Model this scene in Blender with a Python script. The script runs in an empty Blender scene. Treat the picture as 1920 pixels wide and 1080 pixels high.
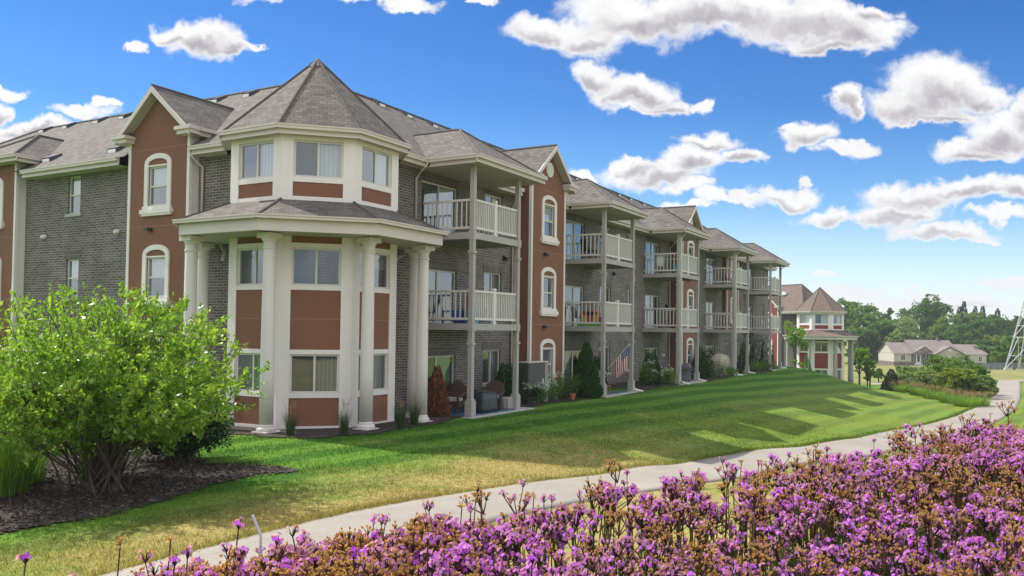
import bpy, math, random
import numpy as np
from mathutils import Matrix, Vector

random.seed(7)
RNG = np.random.default_rng(11)
SC = bpy.context.scene
COL = SC.collection
PI = math.pi
def rad(a): return math.radians(a)

# ------------------------------------------------------------------ camera
EYE = 2.907
AZ, PITCH, ROLL = rad(29.896), rad(1.4315), rad(0.7731)
fw = Vector((math.cos(AZ)*math.cos(PITCH), math.sin(AZ)*math.cos(PITCH), math.sin(PITCH)))
r0 = Vector((math.sin(AZ), -math.cos(AZ), 0)); u0 = r0.cross(fw)
rt = r0*math.cos(ROLL)+u0*math.sin(ROLL); up = -r0*math.sin(ROLL)+u0*math.cos(ROLL)
cam = bpy.data.cameras.new('camera'); cam_o = bpy.data.objects.new('camera', cam); COL.objects.link(cam_o)
cam_o.matrix_world = Matrix(((rt.x, up.x, -fw.x, 0), (rt.y, up.y, -fw.y, 0), (rt.z, up.z, -fw.z, EYE), (0, 0, 0, 1)))
cam.sensor_width = 36; cam.lens = 36*1566.36/1920; cam.shift_y = 37.8/1920
cam.clip_start = 0.1; cam.clip_end = 5000
SC.camera = cam_o

# ------------------------------------------------------------------ sun, sky, exposure
SUN_TO = Vector((-0.07, 0.79, 1.0)).normalized()
sl = bpy.data.lights.new('sun', 'SUN'); sl.energy = 3.6; sl.angle = rad(0.5); sl.color = (1.0, 0.95, 0.85)
so = bpy.data.objects.new('sun', sl); COL.objects.link(so); so.location = (0, 0, 60)
so.rotation_euler = SUN_TO.to_track_quat('Z', 'Y').to_euler()
SC.view_settings.view_transform = 'Standard'; SC.view_settings.look = 'None'
SC.view_settings.exposure = 0.76; SC.view_settings.gamma = 1.0
SC.cycles.max_bounces = 6; SC.cycles.diffuse_bounces = 3; SC.cycles.glossy_bounces = 3
SC.cycles.transparent_max_bounces = 10; SC.cycles.transmission_bounces = 4
SC.cycles.caustics_reflective = False; SC.cycles.caustics_refractive = False

class NT:
    """tiny node-tree helper"""
    def __init__(s, tree): s.t = tree; s.n = tree.nodes; s.l = tree.links
    def new(s, typ, **kw):
        nd = s.n.new(typ)
        for k, v in kw.items(): setattr(nd, k, v)
        return nd
    def link(s, a, b): s.l.new(a, b)
    def put(s, sock, v):
        if isinstance(v, bpy.types.NodeSocket): s.link(v, sock)
        else: sock.default_value = v
    def math(s, op, a, b=None, clamp=False):
        nd = s.new('ShaderNodeMath', operation=op, use_clamp=clamp); s.put(nd.inputs[0], a)
        if b is not None: s.put(nd.inputs[1], b)
        return nd.outputs[0]
    def mix(s, f, a, b, blend='MIX'):
        nd = s.new('ShaderNodeMix', data_type='RGBA', blend_type=blend)
        s.put(nd.inputs[0], f); s.put(nd.inputs[6], a); s.put(nd.inputs[7], b); return nd.outputs[2]
    def noise(s, vec, scale, detail=3, rough=.55, dist=0):
        nd = s.new('ShaderNodeTexNoise'); nd.inputs['Scale'].default_value = scale; nd.inputs['Detail'].default_value = detail
        nd.inputs['Roughness'].default_value = rough; nd.inputs['Distortion'].default_value = dist
        if vec is not None: s.link(vec, nd.inputs['Vector'])
        return nd.outputs['Fac']
    def sstep(s, v, a, b):
        nd = s.new('ShaderNodeMapRange', interpolation_type='SMOOTHSTEP'); s.put(nd.inputs[0], v)
        nd.inputs[1].default_value = a; nd.inputs[2].default_value = b; return nd.outputs[0]
    def ramp(s, v, stops):
        nd = s.new('ShaderNodeValToRGB'); cr = nd.color_ramp
        while len(cr.elements) < len(stops): cr.elements.new(.5)
        for e, (p, c) in zip(cr.elements, stops): e.position = p; e.color = (*c, 1)
        s.put(nd.inputs[0], v); return nd.outputs[0]

# clouds: ellipses (p, q, rp, rq) on the tangent chart of the sky about azimuth AZ (p = right, q = up, both as tangents)
CLOUDS = [(0.0341, 0.3623, 0.0479, 0.0230), (0.0922, 0.3533, 0.0547, 0.0230), (0.1499, 0.3801, 0.1077, 0.0351), (0.2464, 0.3912, 0.1355, 0.0319), (0.3432, 0.3795, 0.1178, 0.0319), (0.4173, 0.3675, 0.0600, 0.0268), (0.3819, 0.3508, 0.0805, 0.0166), (0.4333, 0.3905, 0.0341, 0.0140), (0.0959, 0.3080, 0.0354, 0.0243), (0.1378, 0.2923, 0.0521, 0.0230), (0.1766, 0.2754, 0.0428, 0.0128), (0.2202, 0.2786, 0.0201, 0.0096), (0.1477, 0.2731, 0.0391, 0.0102), (0.3951, 0.2764, 0.0192, 0.0230), (0.5107, 0.2974, 0.0765, 0.0447), (0.4690, 0.2742, 0.0623, 0.0255), (0.5590, 0.2851, 0.0436, 0.0268), (0.5011, 0.2585, 0.0639, 0.0115), (0.5911, 0.2435, 0.0646, 0.0287), (0.6200, 0.2665, 0.0354, 0.0287), (0.5557, 0.2205, 0.0501, 0.0140), (0.3535, 0.2371, 0.0395, 0.0153), (0.3985, 0.2203, 0.0370, 0.0096), (0.3310, 0.2432, 0.0177, 0.0057), (0.2315, 0.2309, 0.0471, 0.0140), (0.2734, 0.2121, 0.0309, 0.0115), (0.1741, 0.1895, 0.0724, 0.0204), (0.1388, 0.2000, 0.0293, 0.0128), (0.0844, 0.1883, 0.0289, 0.0077), (0.2157, 0.2062, 0.0468, 0.0192), (0.2096, 0.1707, 0.0400, 0.0102), (0.2417, 0.1582, 0.0304, 0.0089), (0.3250, 0.1677, 0.0459, 0.0153), (0.3441, 0.1854, 0.0157, 0.0051), (0.2770, 0.1587, 0.0275, 0.0083), (0.2098, 0.1469, 0.0367, 0.0064), (0.3795, 0.1440, 0.0402, 0.0128), (0.4468, 0.1450, 0.0421, 0.0192), (0.4884, 0.1700, 0.0751, 0.0179), (0.5493, 0.1772, 0.0790, 0.0153), (0.6038, 0.1780, 0.0392, 0.0192), (0.5077, 0.1265, 0.0683, 0.0128), (0.4660, 0.1516, 0.0583, 0.0166), (0.5845, 0.1468, 0.0471, 0.0096), (0.5589, 0.1208, 0.0168, 0.0051), (0.3754, 0.0709, 0.0219, 0.0045), (0.4087, 0.0483, 0.0410, 0.0102), (0.4790, 0.0607, 0.0157, 0.0083), (0.5141, 0.0484, 0.0444, 0.0083), (0.5672, 0.0696, 0.0135, 0.0057), (0.5940, 0.0636, 0.0363, 0.0083), (0.4471, 0.0328, 0.0575, 0.0089), (0.5365, 0.0359, 0.0781, 0.0115), (-0.3745, 0.3457, 0.0583, 0.0230), (-0.4132, 0.3477, 0.0262, 0.0153), (-0.4514, 0.3316, 0.0138, 0.0070), (-0.3454, 0.3409, 0.0322, 0.0115), (-0.3184, 0.3412, 0.0127, 0.0045), (-0.3014, 0.3902, 0.0348, 0.0115), (-0.2112, 0.3934, 0.0434, 0.0077), (-0.1339, 0.3944, 0.0488, 0.0089), (-0.0404, 0.3931, 0.0166, 0.0057), (-0.6141, 0.2802, 0.0211, 0.0096), (-0.6230, 0.2561, 0.0195, 0.0153), (-0.5839, 0.2353, 0.0642, 0.0128), (-0.5247, 0.2555, 0.0407, 0.0102), (-0.4967, 0.2662, 0.0175, 0.0070), (-0.6124, 0.2240, 0.0527, 0.0160)]
DARKS = [(p+.1*a*((i*7) % 5-2)/2, q-.42*b, a*.86, b*.62) for i, (p, q, a, b) in enumerate(CLOUDS) if b > .011]
w = bpy.data.worlds.new('World'); SC.world = w; w.use_nodes = True
W = NT(w.node_tree); W.n.clear()
sky = W.new('ShaderNodeTexSky', sky_type='NISHITA', sun_disc=False)
sky.sun_elevation = math.asin(SUN_TO.z); sky.sun_rotation = math.atan2(SUN_TO.x, SUN_TO.y)
sky.altitude = 250; sky.air_density = 1.0; sky.dust_density = 0.6; sky.ozone_density = 2.5
tc = W.new('ShaderNodeTexCoord')
def dotn(v, c):
    nd = W.new('ShaderNodeVectorMath', operation='DOT_PRODUCT'); W.link(v, nd.inputs[0]); nd.inputs[1].default_value = c; return nd.outputs['Value']
DIR = tc.outputs['Generated']
df = W.math('MAXIMUM', dotn(DIR, (math.cos(AZ), math.sin(AZ), 0)), 0.05)
P_ = W.math('DIVIDE', dotn(DIR, (math.sin(AZ), -math.cos(AZ), 0)), df)
Q_ = W.math('DIVIDE', dotn(DIR, (0, 0, 1)), df)
cb = W.new('ShaderNodeCombineXYZ'); W.link(P_, cb.inputs[0]); W.link(Q_, cb.inputs[1])
PQ = cb.outputs[0]
# turbulent displacement of the chart so the blobs get cauliflower edges
nz = W.new('ShaderNodeTexNoise'); nz.inputs['Scale'].default_value = 13; nz.inputs['Detail'].default_value = 8; nz.inputs['Roughness'].default_value = .6
W.link(PQ, nz.inputs['Vector'])
sub = W.new('ShaderNodeVectorMath', operation='SUBTRACT'); W.link(nz.outputs['Color'], sub.inputs[0]); sub.inputs[1].default_value = (.5, .5, .5)
mad = W.new('ShaderNodeVectorMath', operation='MULTIPLY_ADD'); W.link(sub.outputs[0], mad.inputs[0]); mad.inputs[1].default_value = (.095, .075, 0); W.link(PQ, mad.inputs[2])
def blobs(vec, lst):
    cur = None
    for (p, q, a, b) in lst:
        m = W.new('ShaderNodeVectorMath', operation='MULTIPLY_ADD'); W.link(vec, m.inputs[0])
        m.inputs[1].default_value = (1/a, 1/b, 0); m.inputs[2].default_value = (-p/a, -q/b, 0)
        ln = W.new('ShaderNodeVectorMath', operation='LENGTH'); W.link(m.outputs[0], ln.inputs[0])
        cur = ln.outputs['Value'] if cur is None else W.math('MINIMUM', cur, ln.outputs['Value'])
    return cur
dist = blobs(mad.outputs[0], CLOUDS)
fine = W.noise(PQ, 55, 5, .6)
field = W.math('ADD', W.math('MULTIPLY', dist, 1.07), W.math('MULTIPLY', W.math('SUBTRACT', fine, .5), .55))
alpha = W.sstep(field, 1.18, .64)
dk = blobs(mad.outputs[0], DARKS)
shade = W.math('MULTIPLY', W.sstep(dk, 1.2, .1), W.sstep(field, 1.0, .45))
billow = W.noise(mad.outputs[0], 34, 4, .55)
shade2 = W.math('ADD', W.math('MULTIPLY', shade, .84), W.math('MULTIPLY', W.math('SUBTRACT', billow, .5), 1.0), clamp=True)
cloudc = W.ramp(shade2, [(0.0, (3.95, 3.95, 4.0)), (.3, (3.4, 3.38, 3.42)), (.7, (2.45, 2.35, 2.5)), (1.0, (1.8, 1.7, 1.9))])
cloudc = W.mix(W.math('MULTIPLY', W.sstep(Q_, .20, .03), .75), cloudc, (3.55, 3.65, 3.8, 1))
hs = W.new('ShaderNodeHueSaturation'); hs.inputs['Saturation'].default_value = 1.13; hs.inputs['Hue'].default_value = .5
W.link(sky.outputs[0], hs.inputs['Color'])
grad = W.ramp(W.math('MULTIPLY', Q_, 2.2), [(0, (.85, .85, .85)), (.12, (.72, .74, .76)), (.35, (.41, .55, .67)), (.6, (.235, .415, .60)), (1, (.155, .35, .56))])
skyc = W.mix(1.0, hs.outputs[0], grad, 'MULTIPLY')
lowhaze = W.math('MULTIPLY', W.sstep(Q_, .17, .0), .6)
skyc = W.mix(lowhaze, skyc, (3.3, 3.7, 4.1, 1))
above = W.sstep(Q_, -.01, .01)
fin = W.mix(W.math('MULTIPLY', alpha, above), skyc, cloudc)
# unseen bright cloud deck added overhead and behind the viewer as neutral fill light
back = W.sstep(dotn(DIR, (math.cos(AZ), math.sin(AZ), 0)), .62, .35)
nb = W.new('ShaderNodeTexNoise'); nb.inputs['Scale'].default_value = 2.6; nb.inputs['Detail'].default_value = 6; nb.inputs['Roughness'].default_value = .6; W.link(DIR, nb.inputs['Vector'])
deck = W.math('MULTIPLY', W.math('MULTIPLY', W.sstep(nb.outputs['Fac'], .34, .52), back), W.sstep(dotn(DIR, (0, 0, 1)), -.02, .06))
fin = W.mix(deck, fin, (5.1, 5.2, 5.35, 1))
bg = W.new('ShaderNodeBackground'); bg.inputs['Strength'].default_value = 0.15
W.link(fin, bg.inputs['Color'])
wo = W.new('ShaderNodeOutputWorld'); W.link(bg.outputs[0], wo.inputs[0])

# ------------------------------------------------------------------ materials
def mat(name):
    m = bpy.data.materials.new(name); m.use_nodes = True; T = NT(m.node_tree)
    b = T.n['Principled BSDF']; return m, T, b
def pos(T): return T.new('ShaderNodeNewGeometry').outputs['Position']
def uvn(T): return T.new('ShaderNodeTexCoord').outputs['UV']
def bump(T, b, h, d, s=.4):
    nd = T.new('ShaderNodeBump'); nd.inputs['Strength'].default_value = s; nd.inputs['Distance'].default_value = d
    T.link(h, nd.inputs['Height']); T.link(nd.outputs[0], b.inputs['Normal'])
def plain(name, col, rough=.6, var=.12, scale=1.5, metal=0, spec=.4, bumpd=0, streak=0):
    m, T, b = mat(name); p = pos(T)
    n = T.noise(p, scale, 4); n2 = T.noise(p, scale*14, 3)
    f = T.math('ADD', T.math('MULTIPLY', n, .7), T.math('MULTIPLY', n2, .3))
    if streak:      # faint rain streaks running down the painted face
        mp = T.new('ShaderNodeMapping'); mp.inputs['Scale'].default_value = (5, 5, .22); T.link(p, mp.inputs['Vector'])
        f = T.math('ADD', T.math('MULTIPLY', f, 1-streak), T.math('MULTIPLY', T.noise(mp.outputs[0], 1.6, 5, .65), streak))
    lo = tuple(c*(1-var) for c in col); hi = tuple(min(1, c*(1+var)) for c in col)
    T.link(T.ramp(f, [(.3, lo), (.7, hi)]), b.inputs['Base Color'])
    b.inputs['Roughness'].default_value = rough; b.inputs['Metallic'].default_value = metal
    b.inputs['Specular IOR Level'].default_value = spec
    if bumpd: bump(T, b, T.noise(p, 60, 3), bumpd)
    return m
def m_brick(name, c1, c2, mortar, bw=.30, rh=.09, ms=.011):
    m, T, b = mat(name); u = uvn(T)
    br = T.new('ShaderNodeTexBrick'); br.inputs['Scale'].default_value = 1; br.inputs['Brick Width'].default_value = bw
    br.inputs['Row Height'].default_value = rh; br.inputs['Mortar Size'].default_value = ms; br.inputs['Bias'].default_value = -.1
    br.inputs['Mortar Smooth'].default_value = .2
    br.inputs['Color1'].default_value = (*c1, 1); br.inputs['Color2'].default_value = (*c2, 1); br.inputs['Mortar'].default_value = (*mortar, 1)
    T.link(u, br.inputs['Vector'])
    p = pos(T); n = T.noise(p, .9, 4); n2 = T.noise(p, 9, 3)
    f = T.math('ADD', T.math('MULTIPLY', n, .6), T.math('MULTIPLY', n2, .4))
    col = T.mix(1.0, br.outputs['Color'], T.ramp(f, [(.3, (.72, .72, .74)), (.7, (1.24, 1.2, 1.15))]), 'MULTIPLY')
    T.link(col, b.inputs['Base Color']); b.inputs['Roughness'].default_value = .85
    bump(T, b, T.math('SUBTRACT', 1.0, br.outputs['Fac']), .008, .5); return m
def m_shingle(name, c1, c2):
    m, T, b = mat(name); u = uvn(T)
    br = T.new('ShaderNodeTexBrick'); br.inputs['Scale'].default_value = 1; br.inputs['Brick Width'].default_value = .23
    br.inputs['Row Height'].default_value = .145; br.inputs['Mortar Size'].default_value = .009; br.inputs['Mortar Smooth'].default_value = .5
    br.inputs['Color1'].default_value = (*c1, 1); br.inputs['Color2'].default_value = (*c2, 1); br.inputs['Mortar'].default_value = tuple(c*.5 for c in c1)+(1,)
    T.link(u, br.inputs['Vector'])
    p = pos(T); n = T.noise(p, .7, 4); n2 = T.noise(p, 7, 4)
    f = T.math('ADD', T.math('MULTIPLY', n, .5), T.math('MULTIPLY', n2, .5))
    col = T.mix(1.0, br.outputs['Color'], T.ramp(f, [(.3, (.78, .78, .78)), (.7, (1.2, 1.18, 1.15))]), 'MULTIPLY')
    T.link(col, b.inputs['Base Color']); b.inputs['Roughness'].default_value = .9
    bump(T, b, T.math('SUBTRACT', 1.0, br.outputs['Fac']), .015, .5); return m
def m_leaf(name, cols, trans=.35, rough=.45, objvar=.0, spec=.35, posn=0.0):
    """leaf faces: colour runs along cols by a random number per leaf"""
    m, T, b = mat(name); g = T.new('ShaderNodeNewGeometry'); v = g.outputs['Random Per Island']
    if objvar:
        oi = T.new('ShaderNodeObjectInfo'); v = T.math('ADD', T.math('MULTIPLY', v, 1-objvar), T.math('MULTIPLY', oi.outputs['Random'], objvar))
    if posn:
        n = T.noise(g.outputs['Position'], posn, 3)
        v = T.math('ADD', T.math('MULTIPLY', v, .55), T.math('MULTIPLY', T.sstep(n, .3, .7), .45))
    k = len(cols); c = T.ramp(v, [(i/max(1, k-1), q) for i, q in enumerate(cols)])
    T.link(c, b.inputs['Base Color']); b.inputs['Roughness'].default_value = rough; b.inputs['Specular IOR Level'].default_value = spec
    tr = T.new('ShaderNodeBsdfTranslucent'); T.link(T.mix(1.0, c, (1.5, 1.5, .7, 1), 'MULTIPLY'), tr.inputs['Color'])
    mx = T.new('ShaderNodeMixShader'); mx.inputs[0].default_value = trans
    T.link(b.outputs[0], mx.inputs[1]); T.link(tr.outputs[0], mx.inputs[2])
    T.link(mx.outputs[0], T.n['Material Output'].inputs['Surface']); return m
def m_glass():
    m, T, b = mat('window_glass'); T.n.remove(b)
    lw = T.new('ShaderNodeLayerWeight'); lw.inputs['Blend'].default_value = .35
    f = T.math('ADD', T.math('MULTIPLY', lw.outputs['Facing'], .40), .11, clamp=True)
    tr = T.new('ShaderNodeBsdfTransparent'); tr.inputs['Color'].default_value = (.74, .78, .80, 1)
    gl = T.new('ShaderNodeBsdfGlossy'); gl.inputs['Roughness'].default_value = .015; gl.inputs['Color'].default_value = (.9, .93, .96, 1)
    n = T.new('ShaderNodeBump'); n.inputs['Strength'].default_value = .08; n.inputs['Distance'].default_value = .02
    T.link(T.noise(pos(T), 1.6, 2), n.inputs['Height']); T.link(n.outputs[0], gl.inputs['Normal'])
    mx = T.new('ShaderNodeMixShader'); T.link(f, mx.inputs[0]); T.link(tr.outputs[0], mx.inputs[1]); T.link(gl.outputs[0], mx.inputs[2])
    T.link(mx.outputs[0], T.n['Material Output'].inputs['Surface']); return m
def m_lawn(name, blade=False):
    m, T, b = mat(name); p = pos(T); sx = T.new('ShaderNodeSeparateXYZ'); T.link(p, sx.inputs[0]); X, Y = sx.outputs[0], sx.outputs[1]
    big = T.noise(p, .11, 3); mid = T.noise(p, .55, 4); small = T.noise(p, 5.5, 4, .65); tiny = T.noise(p, 38, 3, .7)
    ph = T.math('ADD', T.math('ADD', T.math('MULTIPLY', Y, 4.0), T.math('MULTIPLY', X, .35)), T.math('MULTIPLY', big, 4.0))
    st = T.sstep(T.math('SINE', ph), -.45, .45)
    green = T.mix(st, (.054, .140, .017, 1), (.108, .212, .028, 1))
    # mown lawn dries out towards the path, stays lush beside the house
    d1 = T.sstep(Y, 12.4, 9.2); far = T.sstep(X, 30, 17)
    dry = T.math('MULTIPLY', d1, T.math('ADD', T.math('MULTIPLY', far, .95), .16))
    edge = T.sstep(Y, 8.9, 9.9)
    patch = T.math('ADD', T.math('MULTIPLY', mid, .85), T.math('MULTIPLY', small, .55))
    dryf = T.math('MULTIPLY', dry, T.sstep(patch, .35, .80), clamp=True)
    dryf = T.math('ADD', T.math('MULTIPLY', dryf, 1.05), T.math('MULTIPLY', T.sstep(patch, .72, .98), .30), clamp=True)
    col = T.mix(dryf, green, (.33, .265, .105, 1))
    yg = T.math('MULTIPLY', T.sstep(big, .42, .66), .55)
    col = T.mix(T.math('MULTIPLY', yg, d1), col, (.18, .215, .03, 1))
    v = T.math('ADD', T.math('MULTIPLY', small, .55), T.math('MULTIPLY', tiny, .45))
    if blade:
        g = T.new('ShaderNodeNewGeometry'); v = T.math('ADD', T.math('MULTIPLY', v, .5), T.math('MULTIPLY', g.outputs['Random Per Island'], .5))
    col = T.mix(1.0, col, T.ramp(v, [(.28, (.58, .60, .55)), (.72, (1.38, 1.36, 1.3))]), 'MULTIPLY')
    # rough meadow far off
    col = T.mix(T.sstep(X, 112, 122), col, T.ramp(mid, [(.35, (.15, .18, .05)), (.65, (.29, .25, .11))]))
    T.link(col, b.inputs['Base Color']); b.inputs['Roughness'].default_value = .9; b.inputs['Specular IOR Level'].default_value = .1
    if blade:
        tr = T.new('ShaderNodeBsdfTranslucent'); T.link(T.mix(1.0, col, (1.4, 1.4, .8, 1), 'MULTIPLY'), tr.inputs['Color'])
        mx = T.new('ShaderNodeMixShader'); mx.inputs[0].default_value = .35; T.link(b.outputs[0], mx.inputs[1]); T.link(tr.outputs[0], mx.inputs[2])
        T.link(mx.outputs[0], T.n['Material Output'].inputs['Surface'])
    else:
        bump(T, b, T.math('ADD', small, tiny), .05, .5)
    return m
def m_path():
    m, T, b = mat('path_concrete'); p = pos(T)
    n = T.noise(p, .5, 4); n2 = T.noise(p, 14, 4, .7); n3 = T.noise(p, 90, 2)
    f = T.math('ADD', T.math('ADD', T.math('MULTIPLY', n, .4), T.math('MULTIPLY', n2, .35)), T.math('MULTIPLY', n3, .25))
    T.link(T.ramp(f, [(.3, (.20, .176, .148)), (.5, (.285, .255, .22)), (.7, (.36, .325, .288))]), b.inputs['Base Color'])
    b.inputs['Roughness'].default_value = .9; bump(T, b, n3, .006, .5); return m
def m_mulch():
    m, T, b = mat('bark_mulch'); p = pos(T)
    vo = T.new('ShaderNodeTexVoronoi'); vo.inputs['Scale'].default_value = 26; T.link(p, vo.inputs['Vector'])
    n = T.noise(p, 3, 4)
    sep = T.new('ShaderNodeSeparateColor'); T.link(vo.outputs['Color'], sep.inputs[0])
    c = T.ramp(T.math('ADD', T.math('MULTIPLY', sep.outputs[0], .7), T.math('MULTIPLY', n, .3)), [(.2, (.014, .010, .009)), (.6, (.035, .024, .020)), (.95, (.11, .075, .055))])
    T.link(c, b.inputs['Base Color']); b.inputs['Roughness'].default_value = .9
    bump(T, b, vo.outputs['Distance'], .04, .8); return m
def m_vert(name, c1, c2, axis_scale=60, rough=.7):
    """fine vertical slats by UV u"""
    m, T, b = mat(name); u = uvn(T); s = T.new('ShaderNodeSeparateXYZ'); T.link(u, s.inputs[0])
    f = T.sstep(T.math('SINE', T.math('MULTIPLY', s.outputs[0], axis_scale)), -.6, .6)
    T.link(T.mix(f, (*c1, 1), (*c2, 1)), b.inputs['Base Color']); b.inputs['Roughness'].default_value = rough; return m

M = {}
M['brick'] = m_brick('brown_grey_brick', (.090, .076, .073), (.172, .148, .140), (.325, .30, .29))
M['soldier'] = m_brick('soldier_brick', (.088, .074, .069), (.135, .114, .106), (.23, .212, .20), bw=.09, rh=.30)
M['shingle'] = m_shingle('roof_shingle', (.092, .079, .072), (.168, .147, .135))
M['ridge'] = plain('ridge_shingle', (.10, .09, .086), .9, .2, 3)
M['stucco'] = plain('salmon_stucco', (.212, .095, .059), .85, .11, .8, bumpd=.006, streak=.45)
M['joint'] = plain('stucco_joint', (.30, .165, .125), .85, .05)
M['trim'] = plain('cream_trim', (.75, .695, .675), .6, .075, 1.0, streak=.55)
M['gutter'] = plain('beige_gutter', (.59, .525, .475), .45, .05, 1.0)
M['fascia'] = plain('pale_fascia', (.60, .545, .52), .6, .05, 1.0)
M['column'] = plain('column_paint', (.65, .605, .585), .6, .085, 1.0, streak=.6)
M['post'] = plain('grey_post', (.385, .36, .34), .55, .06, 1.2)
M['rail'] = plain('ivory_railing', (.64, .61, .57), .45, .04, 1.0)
M['column_shade'] = plain('far_column_shaded', (.34, .325, .31), .7, .06)  # column colour darkened to carry the shade on the far tower's porch
M['whitevinyl'] = plain('white_vinyl', (.74, .73, .69), .4, .04, 1.0)
M['deck'] = plain('deck_underside', (.23, .225, .21), .7, .08, 2)
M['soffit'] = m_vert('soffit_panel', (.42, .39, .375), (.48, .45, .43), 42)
M['winframe'] = plain('window_frame', (.60, .585, .53), .45, .04)
M['interior'] = plain('dark_room', (.030, .031, .032), .9, .1)
M['blind'] = m_vert('vertical_blind', (.66, .69, .74), (.80, .82, .85), 50)
M['shadecloth'] = m_vert('grey_blind', (.20, .215, .22), (.30, .315, .315), 55)
M['screen'] = plain('insect_screen', (.10, .112, .125), .85, .08)
M['glass'] = m_glass()
M['black'] = plain('black_metal', (.018, .018, .02), .4, .1)
M['ventwhite'] = plain('vent_white', (.75, .75, .74), .5, .04)
M['concrete'] = plain('patio_concrete', (.42, .405, .385), .85, .1, 2, bumpd=.003)
M['galv'] = plain('grey_steel', (.075, .078, .08), .45, .06, 2, metal=.2)
M['red'] = plain('red_siding', (.215, .047, .042), .8, .06)
M['joint2'] = plain('red_joint', (.26, .08, .07), .8, .05)
M['brick2'] = m_brick('far_brick', (.075, .060, .056), (.135, .112, .103), (.20, .185, .175))
M['shingle2'] = m_shingle('brown_shingle', (.135, .098, .082), (.185, .14, .118))
M['lawn'] = m_lawn('lawn_grass'); M['blade'] = m_lawn('grass_blade', True)
M['path'] = m_path(); M['mulch'] = m_mulch()
M['bark'] = plain('bark', (.075, .058, .046), .95, .3, 6, bumpd=.02)
M['greybark'] = plain('shrub_stem', (.085, .070, .055), .9, .3, 12)

# ------------------------------------------------------------------ mesh helpers
WM = {}                       # world matrix of every object we make
CT = [Matrix.Identity(4)]     # current local->world transform of what is being built
class MB:
    def __init__(s): s.v = []; s.f = []; s.m = []
    def face(s, pts, mi=0):
        i = len(s.v); s.v += [tuple(p) for p in pts]; s.f.append(tuple(range(i, i+len(pts)))); s.m.append(mi)
    def hexa(s, p, mi=0):
        i = len(s.v); s.v += [tuple(q) for q in p]
        for q in ((0, 3, 2, 1), (4, 5, 6, 7), (0, 1, 5, 4), (1, 2, 6, 5), (2, 3, 7, 6), (3, 0, 4, 7)):
            s.f.append(tuple(i+k for k in q)); s.m.append(mi)
    def box(s, x0, x1, y0, y1, z0, z1, mi=0):
        s.hexa([(x0, y0, z0), (x1, y0, z0), (x1, y1, z0), (x0, y1, z0), (x0, y0, z1), (x1, y0, z1), (x1, y1, z1), (x0, y1, z1)], mi)
    def fbox(s, fr, u0, u1, v0, v1, w0, w1, mi=0):
        s.hexa([fr(u0, v0, w0), fr(u1, v0, w0), fr(u1, v0, w1), fr(u0, v0, w1), fr(u0, v1, w0), fr(u1, v1, w0), fr(u1, v1, w1), fr(u0, v1, w1)], mi)
    def fquad(s, fr, u0, u1, v0, v1, w, mi=0):
        s.face([fr(u0, v0, w), fr(u1, v0, w), fr(u1, v1, w), fr(u0, v1, w)], mi)
    def ring(s, rings, closed=True, caps=True, mi=0):
        n = len(rings[0]); i = len(s.v)
        for r in rings: s.v += [tuple(p) for p in r]
        for k in range(len(rings)-1):
            for j in range(n if closed else n-1):
                a = i+k*n+j; b = i+k*n+(j+1) % n; s.f.append((a, b, b+n, a+n)); s.m.append(mi)
        if caps and closed:
            s.f.append(tuple(i+j for j in range(n))[::-1]); s.m.append(mi)
            s.f.append(tuple(i+(len(rings)-1)*n+j for j in range(n))); s.m.append(mi)
    def lathe(s, c, prof, n=20, mi=0):
        s.ring([[(c[0]+r*math.cos(2*PI*k/n), c[1]+r*math.sin(2*PI*k/n), c[2]+z) for k in range(n)] for r, z in prof], mi=mi)
    def tube(s, pts, r, n=8, mi=0):
        pts = [Vector(p) for p in pts]; rs = r if isinstance(r, (list, tuple)) else [r]*len(pts); rings = []
        for k, p in enumerate(pts):
            d = (pts[min(k+1, len(pts)-1)]-pts[max(k-1, 0)]).normalized()
            a = d.cross(Vector((0, 0, 1)) if abs(d.z) < .9 else Vector((1, 0, 0))).normalized(); b = d.cross(a)
            rings.append([p+(a*math.cos(2*PI*j/n)+b*math.sin(2*PI*j/n))*rs[k] for j in range(n)])
        s.ring(rings, mi=mi)
    def sphere(s, c, r, nu=10, nv=6, mi=0):
        rx, ry, rz = r if isinstance(r, (tuple, list)) else (r, r, r)
        s.ring([[(c[0]+rx*math.sin(PI*(k+.02)/(nv+.04))*math.cos(2*PI*j/nu), c[1]+ry*math.sin(PI*(k+.02)/(nv+.04))*math.sin(2*PI*j/nu), c[2]-rz*math.cos(PI*(k+.02)/(nv+.04))) for j in range(nu)] for k in range(nv+1)], mi=mi)
    def build(s, name, mats, parent=None, smooth=False):
        if not isinstance(mats, (list, tuple)): mats = [mats]
        T = CT[0]; V = np.array([T @ Vector(p) for p in s.v])
        lo, hi = V.min(0), V.max(0); org = np.array([(lo[0]+hi[0])/2, (lo[1]+hi[1])/2, lo[2]])
        me = bpy.data.meshes.new(name); me.from_pydata([tuple(p-org) for p in V], [], s.f)
        uv = me.uv_layers.new(name='UVMap'); buf = []
        L = s.v
        for f in s.f:
            P = [Vector(L[i]) for i in f]; n = Vector((0, 0, 0))
            for i in range(len(P)): n += (P[i]-P[0]).cross(P[(i+1) % len(P)]-P[0])
            if n.length < 1e-12: n = Vector((0, 0, 1))
            n.normalize()
            if abs(n.z) > .995: t = Vector((1, 0, 0)); b = Vector((0, 1, 0))
            else: t = Vector((0, 0, 1)).cross(n).normalized(); b = n.cross(t)
            if b.z < 0: b = -b
            for p in P: buf += [p.dot(t), p.dot(b)]
        uv.data.foreach_set('uv', buf)
        for m in mats: me.materials.append(m)
        if len(mats) > 1: me.polygons.foreach_set('material_index', s.m)
        if smooth: me.polygons.foreach_set('use_smooth', [True]*len(s.f))
        return link(name, me, org, parent)
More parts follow.
